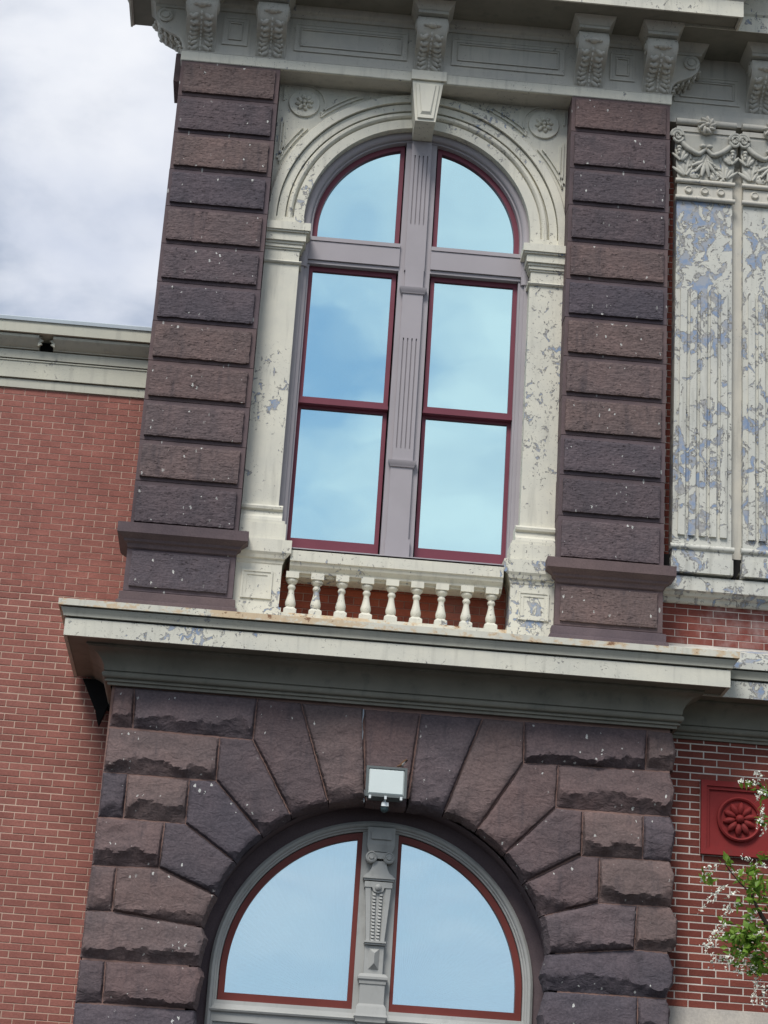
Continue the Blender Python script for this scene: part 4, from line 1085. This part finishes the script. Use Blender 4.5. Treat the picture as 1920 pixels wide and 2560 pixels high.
# pedestal mouldings under the coupled pilasters
PD = obj('pedestal_course', MB().sweep_x([(.40, 7.80), (.255, 7.80), (.235, 7.815), (.225, 7.84), (.18, 7.85), (.16, 7.875), (.12, 7.885), (.12, 8.02), (.40, 8.06)], 3.50, 9.0), 'peel_hi', B)
def wing_pilaster(x0, x1):
    xm = (x0 + x1) / 2
    sh = MB(); sh.box(x0, x1, .12, .32, 8.30, 12.03)
    P = obj('wing_pilaster', sh, 'peel_hi', B)
    fl = MB(); n = 5; wd = (x1 - x0 - .06) / n
    for k in range(n):
        a = x0 + .03 + k * wd + .018; b = a + wd - .036
        rr = (b - a) / 2
        fl.prism([(a, 8.42), (b, 8.42)] + [((a + b) / 2 + rr * math.cos(math.pi * q / 8), 10.98 + rr * math.sin(math.pi * q / 8)) for q in range(9)], .094, .13)
    obj('fluting', fl, 'peel_hi', P)
    bs = MB(); bs.box(x0 - .012, x1 + .012, .085, .34, 8.05, 8.20); bs.box(x0 - .004, x1 + .004, .10, .34, 8.20, 8.275)
    bs.tube([(x0 - .022, .105, 8.302), (x1 + .022, .105, 8.302)], .030, 10)
    obj('pilaster_base', bs, 'peel_hi', P, smooth=40)
    nb = MB(); nb.box(x0, x1, .112, .32, 12.03, 12.16)
    for zz in (12.00, 12.19): nb.tube([(x0 - .02, .10, zz), (x1 + .02, .10, zz)], .026, 10)
    obj('necking_band', nb, 'frieze', P, smooth=40)
    for k in range(3):
        xx = x0 + (x1 - x0) * (.205 + .292 * k)
        obj('disc', MB().lathe([(.040, .12), (.040, .098), (.030, .088), (.024, .096), (.001, .098)], xx, 0, 14, 'y', 12.095), 'frieze', P, smooth=40)
    cp = MB()
    cp.hexa([(x0 + .005, .12, 12.2), (x1 - .005, .12, 12.2), (x1 - .005, .32, 12.2), (x0 + .005, .32, 12.2)], [(x0 - .045, .07, 12.70), (x1 + .045, .07, 12.70), (x1 + .045, .32, 12.70), (x0 - .045, .32, 12.70)])
    CP = obj('capital', cp, 'peel_lo2', P)
    lv = MB(); rg = random.Random(3)
    def frond(cx_, cz_, a0, a1, n_, L, y0):
        for k in range(n_):
            a = a0 + (a1 - a0) * k / (n_ - 1); l_ = L * (1 - .25 * abs(2 * k / (n_ - 1) - 1)) * rg.uniform(.85, 1.1)
            rot = Matrix.Rotation(a, 3, 'Y') @ Matrix.Rotation(rg.uniform(-.2, .1), 3, 'X'); v = rot @ Vector((0, 0, l_ / 2))
            lv.blob((cx_ + v.x, y0 + .008 - rg.uniform(.0, .010), cz_ + v.z), (.021 * rg.uniform(.8, 1.3), .017, l_ / 2), 6, 5, rot)
    frond(xm, 12.52, R_(105), R_(255), 9, .20, .098)
    frond(xm, 12.44, R_(120), R_(240), 6, .22, .088)
    for sx in (-1, 1):
        frond(xm + sx * .20, 12.24, R_(-50), R_(50), 6, .24, .108); frond(xm + sx * .255, 12.40, R_(-40), R_(40), 5, .20, .085)
        frond(xm + sx * .10, 12.22, R_(-40), R_(40), 4, .13, .11); frond(xm + sx * .15, 12.55, R_(120), R_(240), 5, .12, .09)
    for k in range(16): lv.blob((rg.uniform(x0 + .03, x1 - .03), .10, rg.uniform(12.22, 12.6)), (.025, .014, .018), 6, 4, Matrix.Rotation(rg.uniform(0, 3), 3, 'Y'))
    obj('leaf_carving', lv, 'peel_lo2', CP, smooth=60)
    vl = MB()
    for sx in (-1, 1):
        xx = xm + sx * ((x1 - x0) / 2 + .012)
        pts = []
        for k in range(34):
            a = k * .42; r = .088 * (1 - k / 40.0); pts.append((xx + sx * r * math.cos(a) * .8, .055 - .0008 * k, 12.665 + r * math.sin(a)))
        vl.tube(pts, [.020 * (1 - k / 60) for k in range(34)], 7)
        vl.blob((xx, .05, 12.665), (.022, .02, .022), 8, 5)
        # garland from the scroll to the middle
        g_ = []
        for k in range(13):
            t = k / 12; g_.append((xx - sx * t * ((x1 - x0) / 2 + .0), .062 + .006 * math.sin(t * 9), 12.66 - .17 * math.sin(t * math.pi * .62) + .045 * max(0, t - .8) / .2))
        vl.tube(g_, [.032 - .010 * (k / 12) for k in range(13)], 8)
        for k in range(3): vl.blob((xx - sx * .02, .07, 12.55 - k * .035), (.028 - .005 * k, .024, .026), 8, 5)
    vl.blob((xm - .035, .05, 12.575), (.035, .025, .025), 8, 5); vl.blob((xm + .035, .05, 12.575), (.035, .025, .025), 8, 5)
    obj('capital_scroll', vl, 'peel_lo2', CP, smooth=50)
    ab = MB(); ab.box(x0 - .02, x1 + .02, .055, .33, 12.735, 12.79); ab.box(x0 - .03, x1 + .03, .07, .33, 12.70, 12.735)
    ab.tube([(x0 - .025, .06, 12.845), (x1 + .025, .06, 12.845)], .036, 10)
    obj('abacus', ab, 'frieze', CP, smooth=40)
    fr2 = MB()
    for k in range(9):
        a = 2 * math.pi * k / 9; rot = Matrix.Rotation(-a - .5, 3, 'Y')
        fr2.blob((xm + .055 * math.cos(a), .012, 12.80 + .062 * math.sin(a)), (.05, .028, .020), 8, 5, rot)
    fr2.blob((xm, -.002, 12.80), (.028, .03, .028), 8, 5); fr2.lathe([(.09, .06), (.09, .02), (.001, .015)], xm, 0, 16, 'y', 12.80)
    obj('fleuron', fr2, 'frieze', CP, smooth=60)
    return P
M['peel_lo2'] = mat_peel('carved_cream_paint', 0.02, cream=(0.50, 0.485, 0.43), dirt=1.0, scale=1.4)
wing_pilaster(3.577, 4.137)
wing_pilaster(4.247, 4.807)
obj('pilaster_backing', MB().box(4.10, 4.28, .19, .30, 8.1, 12.86), 'frieze', B)
for xx in (3.545, 4.192):
    sc_m = MB().prism([(xx - .055, 8.24), (xx + .05, 8.24), (xx + .065, 8.18), (xx + .02, 8.09), (xx - .02, 8.02), (xx - .05, 8.12)], .17, .26)
    obj('dark_scroll', sc_m, 'void', B)
# wing entablature
WE = obj('entablature', MB().sweep_x([(.34, 12.86), (.10, 12.86), (.10, 12.90), (.13, 12.91), (.13, 13.0), (.21, 13.03), (.21, 13.11), (.23, 13.12), (.34, 13.12)], 3.46, 9.0), 'frieze', B)
obj('frieze', MB().box(3.46, 9.0, .24, .60, 13.10, 13.76), 'frieze', WE)
wall_panel(3.56, 4.235, 13.185, 13.50, .24, WE); wall_panel(4.66, 5.60, 13.185, 13.50, .24, WE)
b2 = twin(br0, B, (4.445, .24, 0)); b2 = twin(br0, B, (5.20, .24, 0))
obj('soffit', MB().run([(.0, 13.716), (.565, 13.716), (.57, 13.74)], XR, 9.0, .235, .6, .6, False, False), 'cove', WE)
obj('cornice', MB().run([(.562, 13.712), (.60, 13.691), (.60, 13.87), (.62, 13.89), (.63, 13.92), (.68, 14.02), (.76, 14.10), (.80, 14.12), (.80, 14.19), (.0, 14.31)], XR, 9.0, .235, .6, .6, False, False), 'peel_lo', B)

# ------------------------------------------------------------------ brick building on the left
N = thing('brick_building', 'lower red brick building with weathered cream wooden cornice, left of the brownstone', 'building', (-5.0, .95, 0.0))
YB = .95
nw = obj('brick_wall', MB().box(-4.4, -1.44, YB + .004, 1.3, 0.0, 9.80), 'mortar_new', N)
lay_bricks(nw, -4.3, -1.44, 2.4, 9.70, YB, .2055, .0655, .0085, 'brick_new', 298, phase=.18)
obj('wall_beyond', MB().box(-14.0, -4.3, YB, 1.3, 0.0, 9.80), 'far_new', N)
obj('wall_beyond', MB().box(-4.3, -1.44, YB, 1.28, 0.0, 2.39), 'far_new', N)
obj('wall_core', MB().box(-13.9, -1.42, 1.3, 8.0, 0.0, 10.0), 'dark', N)
XB0, XB1 = -14.0, -1.43
NC = obj('cornice', MB().sweep_x([(1.3, 9.70), (.93, 9.70), (.925, 9.785), (1.3, 9.79)], XB0, XB1), 'board', N)
obj('frieze_board', MB().sweep_x([(1.3, 9.797), (.905, 9.797), (.905, 9.968), (.895, 9.972), (.895, 9.985), (1.3, 9.99)], XB0, XB1), 'board', NC)
obj('lower_fascia', MB().sweep_x([(1.3, 9.995), (.885, 9.995), (.88, 10.08), (1.3, 10.09)], XB0, XB1), 'board', NC)
mprof = [(1.3, 10.09), (.865, 10.09), (.86, 10.10), (.845, 10.105), (.82, 10.13), (.79, 10.15), (.765, 10.175), (.76, 10.20), (1.3, 10.205)]
HX = -2.53
obj('crown_moulding', MB().sweep_x(mprof, XB0, HX - .075), 'board', NC, smooth=30)
obj('crown_moulding', MB().sweep_x(mprof, HX + .065, XB1), 'board', NC, smooth=30)
hole = MB().box(HX - .10, HX + .10, .95, 1.25, 10.09, 10.203); obj('dark_hole', hole, 'void', NC)
for sx in (-1, 1):
    jag = MB(); x0 = HX + sx * .07
    jag.prism([(x0 + sx * .012, 10.10), (x0 - sx * .030, 10.125), (x0 - sx * .008, 10.14), (x0 - sx * .040, 10.165), (x0 - sx * .005, 10.18), (x0 - sx * .02, 10.198), (x0 + sx * .012, 10.20)], .80, .825)
    obj('splintered_edge', jag, 'board', NC)
obj('upper_fascia', MB().sweep_x([(1.3, 10.21), (.73, 10.21), (.725, 10.325), (1.3, 10.33)], XB0, XB1), 'board', NC)
obj('roof_flashing', MB().sweep_x([(1.3, 10.33), (.71, 10.325), (.705, 10.36), (.72, 10.372), (2.2, 10.42), (2.2, 10.33)], XB0, XB1), 'flashing', NC)

# ------------------------------------------------------------------ floodlight
FL = thing('floodlight', 'grey wall floodlight with white lens mounted on the arch keystone', 'floodlight', (1.02, -.09, 5.58))
h = MB(); fx0, fx1 = .846, 1.196
h.hexa([(fx0 + .03, -.10, 5.63), (fx1 - .03, -.10, 5.63), (fx1 - .03, -.10, 5.86), (fx0 + .03, -.10, 5.86)], [(fx0, -.255, 5.632), (fx1, -.255, 5.632), (fx1, -.225, 5.90), (fx0, -.225, 5.90)])
obj('housing', h, 'housing', FL)
f = MB()
def tilt(x, z, o=0): return (x, -.258 + (z - 5.632) * .11 - o, z)
for a, b, c_, d in ((fx0 - .004, fx1 + .004, 5.628, 5.652), (fx0 - .004, fx1 + .004, 5.884, 5.904), (fx0 - .004, fx0 + .018, 5.652, 5.884), (fx1 - .018, fx1 + .004, 5.652, 5.884)):
    f.hexa([tilt(a, c_, -.006), tilt(b, c_, -.006), tilt(b, d, -.006), tilt(a, d, -.006)], [tilt(a, c_, .016), tilt(b, c_, .016), tilt(b, d, .016), tilt(a, d, .016)])
obj('door_frame', f, 'housing', FL)
l = MB(); l.hexa([tilt(fx0 + .016, 5.65), tilt(fx1 - .016, 5.65), tilt(fx1 - .016, 5.886), tilt(fx0 + .016, 5.886)], [tilt(fx0 + .03, 5.664, .012), tilt(fx1 - .03, 5.664, .012), tilt(fx1 - .03, 5.872, .012), tilt(fx0 + .03, 5.872, .012)])
obj('lens', l, 'lens', FL)
for xx in (.884, 1.02, 1.156): obj('clip', MB().box(xx - .010, xx + .010, -.285, -.25, 5.608, 5.636), 'whiteplastic', FL)
s_ = MB(); s_.lathe([(.012, 5.63), (.012, 5.595), (.030, 5.590), (.032, 5.56), (.001, 5.56)], 1.022, -.20, 14)
s_.hexa([(.99, -.245, 5.555), (1.054, -.245, 5.555), (1.05, -.16, 5.555), (.994, -.16, 5.555)], [(.993, -.24, 5.59), (1.051, -.24, 5.59), (1.047, -.17, 5.596), (.997, -.17, 5.596)])
obj('sensor_cap', s_, 'whiteplastic', FL, smooth=35)
s_ = MB(); s_.blob((1.022, -.20, 5.545), (.037, .037, .040), 14, 8); obj('sensor_dome', s_, 'smoke', FL, smooth=60)
obj('mounting_plate', MB().box(.96, 1.08, -.12, -.02, 5.70, 5.82), 'housing', FL)

# ------------------------------------------------------------------ sparrow on the floodlight
bird_m = [mat_paint('sparrow_brown', (.14, .075, .04), .3, .8), mat_paint('sparrow_grey', (.42, .40, .37), .12, .8), mat_paint('sparrow_black', (.015, .013, .012), .1, .7)]
bd = MB(); rings = []
spine = [(-.062, .000, .006), (-.040, .006, .009), (-.022, .014, .015), (-.004, .026, .024), (.014, .040, .027), (.030, .053, .023), (.038, .062, .0165), (.046, .070, .0165), (.054, .0735, .0145), (.060, .073, .007), (.066, .0715, .004), (.073, .070, .0008)]
nb = 12; vs = []; fs = []
for i, (x, z, r) in enumerate(spine):
    for k in range(nb):
        a = 2 * math.pi * k / nb; vs.append((1.150 + x * .72, -.226 + r * .86 * math.cos(a), 5.918 + z * .82 + r * .95 * math.sin(a)))
for i in range(len(spine) - 1):
    for k in range(nb):
        k2 = (k + 1) % nb; am = 2 * math.pi * (k + .5) / nb
        bd.cur = 0 if math.sin(am) > .25 else 1
        if i >= 8 or (i >= 6 and math.sin(am) < -.1): bd.cur = 2
        if i < 3: bd.cur = 0
        bd.add([vs[i * nb + k], vs[i * nb + k2], vs[(i + 1) * nb + k2], vs[(i + 1) * nb + k]], [(0, 1, 2, 3)])
bd.cur = 2
for sy in (-1, 1):
    bd.tube([(1.158, -.226 + sy * .008, 5.935), (1.160, -.226 + sy * .009, 5.906)], .0022, 6)
    bd.tube([(1.152, -.226 + sy * .009, 5.907), (1.175, -.226 + sy * .010, 5.907)], .0022, 6)
    bd.blob((1.150 + .052 * .72, -.226 + sy * .0125, 5.918 + .0755 * .82), (.0022, .0022, .0022), 6, 4)
bo = obj('sparrow', bd, bird_m, None, smooth=50, fix=True)
tag(bo, 'small brown sparrow with pale belly perched on top of the floodlight', 'bird')

# ------------------------------------------------------------------ flowering tree at the right
T = thing('flowering_tree', 'flowering tree with fresh green leaves and white blossom sprays before the brick wing', 'tree', (6.3, -1.7, 0.0))
bark = mat_mortar('dark_bark', (0.045, 0.036, 0.03))
def leaf_mat():
    t = NT('young_leaf'); r = t.noise(9, 2, .5)
    c_ = t.ramp(r, [(0.3, (0.10, 0.20, 0.022)), (0.5, (0.17, 0.29, 0.035)), (0.72, (0.26, 0.38, 0.06))])
    t.done(c_, .5, None, .35); t.bsdf.inputs['Subsurface Weight'].default_value = 0.0
    tr = t.t.nodes.new('ShaderNodeBsdfTranslucent'); t.link(c_, tr.inputs[0]); mx = t.t.nodes.new('ShaderNodeMixShader'); mx.inputs[0].default_value = .35
    t.link(t.bsdf.outputs[0], mx.inputs[1]); t.link(tr.outputs[0], mx.inputs[2]); t.link(mx.outputs[0], t.out.inputs[0]); return t.m
LEAF = leaf_mat(); FLOWER = mat_paint('white_petals', (.82, .83, .72), .12, .7)
tk = MB(); tk.tube([(6.3, -1.7, 0), (6.27, -1.68, .8), (6.33, -1.72, 1.8), (6.25, -1.66, 2.9), (6.3, -1.6, 4.2), (6.2, -1.55, 5.6), (6.25, -1.5, 7.0)], [.17, .14, .125, .105, .08, .055, .02], 12)
obj('trunk', tk, bark, T, smooth=50)
lv = MB(); fl = MB(); rt = random.Random(21)
def leaf(c, size, rg=rt):
    d = Vector((rg.gauss(0, 1), rg.gauss(0, .8), rg.gauss(-.25, .8))).normalized(); u = Vector((rg.gauss(0, 1), rg.gauss(0, 1), rg.gauss(0, 1))).cross(d).normalized(); n_ = d.cross(u)
    c = Vector(c); w_ = size * rg.uniform(.22, .32)
    a = c; b = c + d * size * .45 + u * w_ + n_ * size * .08; e = c + d * size - n_ * size * .08; f_ = c + d * size * .45 - u * w_ + n_ * size * .08; m_ = c + d * size * .5
    lv.add([a, b, e, f_, m_], [(0, 1, 4), (1, 2, 4), (2, 3, 4), (3, 0, 4)])
def raceme(c, L, dirv):
    d = Vector(dirv).normalized(); c = Vector(c); k = int(L / .0062)
    for i in range(k):
        p = c + d * (L * i / k) + Vector((rt.gauss(0, .011), rt.gauss(0, .011), rt.gauss(0, .011) - .25 * (i / k) ** 2 * L)); s = rt.uniform(.009, .018)
        q = [p + Vector((rt.uniform(-s, s), rt.uniform(-s, s), rt.uniform(-s, s))) for _ in range(4)]
        fl.add(q, [(0, 1, 2), (0, 2, 3), (0, 3, 1), (1, 3, 2)])
limbs = []
def limb(pts, r0, r1):
    n_ = len(pts); m = MB(); m.tube(pts, [r0 + (r1 - r0) * i / (n_ - 1) for i in range(n_)], 8); obj('branch', m, bark, T, smooth=50); limbs.append(pts)
# boughs that reach into the picture
limb([(6.27, -1.68, 2.9), (5.4, -1.62, 3.7), (4.7, -1.55, 4.15), (4.25, -1.52, 4.38), (4.08, -1.5, 4.52), (4.00, -1.5, 4.66), (3.945, -1.5, 4.765)], .05, .009)
limb([(3.945, -1.5, 4.765), (3.90, -1.5, 4.82), (3.84, -1.49, 4.88), (3.76, -1.49, 4.97), (3.715, -1.5, 5.03)], .008, .003)
limb([(3.945, -1.5, 4.765), (3.965, -1.48, 4.83), (4.03, -1.46, 4.93)], .006, .003)
limb([(4.7, -1.55, 4.15), (4.3, -1.5, 4.24), (4.05, -1.5, 4.27), (3.94, -1.5, 4.31), (3.80, -1.5, 4.36)], .02, .003)
limb([(4.3, -1.5, 4.24), (4.1, -1.48, 4.08), (4.0, -1.48, 3.98)], .008, .003)
limb([(6.3, -1.6, 4.2), (5.3, -1.55, 5.0), (4.5, -1.52, 5.35), (4.15, -1.5, 5.5), (4.02, -1.5, 5.68), (3.90, -1.5, 5.73)], .035, .002)
limb([(5.3, -1.55, 5.0), (4.6, -1.5, 5.02), (4.25, -1.5, 5.08), (4.06, -1.5, 5.10)], .015, .003)
for k in range(9):
    a = k * .7 + .2; z = 3.4 + k * .4; r = 1.9 - .1 * k
    if math.cos(a) < -.3: a += math.pi * .7
    limb([(6.28, -1.65, z), (6.3 + .5 * r * math.cos(a), -1.65 + .35 * r * math.sin(a), z + .5), (6.3 + r * math.cos(a), -1.65 + .6 * r * math.sin(a), z + .9)], .03, .006)
def spray(x, z, n, sp, sz, y=-1.5):
    for _ in range(int(n * 1.5)): leaf((x + rt.gauss(0, sp), y + rt.gauss(0, sp * 1.2), z + rt.gauss(0, sp * .8)), sz * rt.uniform(.6, 1.2))
for x, z, n, sp in ((3.745, 5.02, 7, .018), (3.56, 4.885, 6, .025), (3.64, 4.88, 4, .025), (3.90, 4.945, 16, .05), (3.99, 4.90, 24, .055), (4.05, 4.85, 16, .05), (3.95, 4.78, 10, .04), (3.93, 4.68, 14, .05), (4.02, 4.72, 10, .05),
                    (3.93, 4.52, 22, .05), (3.83, 4.46, 22, .06), (3.75, 4.43, 18, .045), (3.95, 4.43, 30, .06), (4.03, 4.40, 22, .06), (3.87, 4.36, 20, .06), (3.80, 4.30, 16, .05), (3.98, 4.28, 26, .06), (3.93, 4.20, 14, .05),
                    (4.03, 4.22, 16, .05), (4.04, 5.10, 8, .03), (4.06, 5.60, 10, .05), (3.97, 5.70, 4, .03), (4.05, 5.42, 8, .035), (3.88, 5.72, 3, .02)):
    spray(x, z, n, sp, .082)
for x, z, L, dv in ((3.66, 5.0, .10, (-1, 0, -.1)), (3.63, 4.95, .12, (-1, 0, -.5)), (3.60, 4.92, .09, (-.8, 0, -.6)), (3.75, 4.85, .13, (-1, 0, -.4)), (3.70, 4.80, .13, (-1, 0, -.4)), (3.64, 4.74, .17, (-1, 0, -.75)), (3.82, 4.80, .12, (-1, 0, -.5)), (3.83, 4.70, .12, (-1, 0, -.2)),
                    (3.78, 4.65, .12, (-.5, 0, -.3)), (3.74, 4.55, .12, (-.4, 0, -.8)), (3.72, 4.52, .14, (-1, 0, -.6)), (3.70, 4.46, .16, (-1, 0, -.6)), (3.68, 4.40, .14, (-1, 0, -.6)), (3.62, 4.36, .09, (-1, 0, -.2)), (3.63, 4.29, .09, (0, 0, -1)), (3.76, 4.27, .11, (-1, 0, -.2)),
                    (3.88, 4.36, .13, (-.4, 0, -.8)), (3.84, 4.34, .15, (-.2, 0, -1)), (3.92, 4.30, .14, (.3, 0, -1)), (3.97, 4.33, .15, (-.5, 0, -.9)), (3.90, 4.24, .12, (-.6, 0, -.6)), (4.0, 4.24, .14, (0, 0, -1)), (4.02, 4.32, .14, (.3, 0, -1)), (3.80, 4.28, .12, (-.6, 0, -.7)),
                    (3.98, 4.14, .15, (-.1, 0, -1)), (4.03, 4.1, .13, (.2, 0, -1)), (3.97, 4.02, .10, (-.4, 0, -.9)), (4.03, 4.0, .09, (.1, 0, -1)), (3.93, 5.03, .11, (-.4, 0, .3)), (3.98, 5.02, .10, (.5, 0, .2)), (4.02, 4.66, .10, (-.8, 0, -.2)), (3.97, 4.60, .09, (-.7, 0, -.3)),
                    (4.04, 5.74, .10, (-.5, 0, .5)), (4.0, 5.70, .11, (-1, 0, .1)), (3.93, 5.72, .09, (-1, 0, .0)), (4.05, 5.66, .12, (-.6, 0, -.6)), (4.04, 5.52, .13, (-.2, 0, -1)), (4.02, 5.46, .12, (-.3, 0, -.9)), (4.07, 5.36, .10, (-.5, 0, -.8)), (4.06, 5.62, .1, (-.9, 0, -.2)), (4.04, 4.50, .12, (-.7, 0, -.3)), (3.86, 4.95, .1, (-.7, 0, .3))):
    raceme((x, -1.5 + rt.uniform(-.05, .05), z), L, dv)
for pts in limbs[7:]:
    for t in range(26):
        p = Vector(pts[1]).lerp(Vector(pts[2]), t / 25) if t % 2 else Vector(pts[0]).lerp(Vector(pts[1]), .4 + .6 * t / 25)
        for _ in range(16):
            q = p + Vector((rt.gauss(0, .26), rt.gauss(0, .26), rt.gauss(0, .22)))
            if q.x > 4.55: leaf(q, .07 * rt.uniform(.7, 1.2))
        if p.x > 4.7: raceme(p + Vector((rt.gauss(0, .2), rt.gauss(0, .2), rt.gauss(0, .15))), .12, (rt.uniform(-1, 1), rt.uniform(-.5, .5), -.8))
for pts in limbs[:7]:
    for i in range(len(pts) - 1):
        for t in range(14):
            p = Vector(pts[i]).lerp(Vector(pts[i + 1]), t / 14)
            if p.x > 4.25:
                for _ in range(6): leaf(p + Vector((rt.gauss(0, .12), rt.gauss(0, .12), rt.gauss(0, .12))), .065)
obj('crown', lv, LEAF, T, fix=False, kind='stuff')
obj('blossom', fl, FLOWER, T, fix=False, kind='stuff')
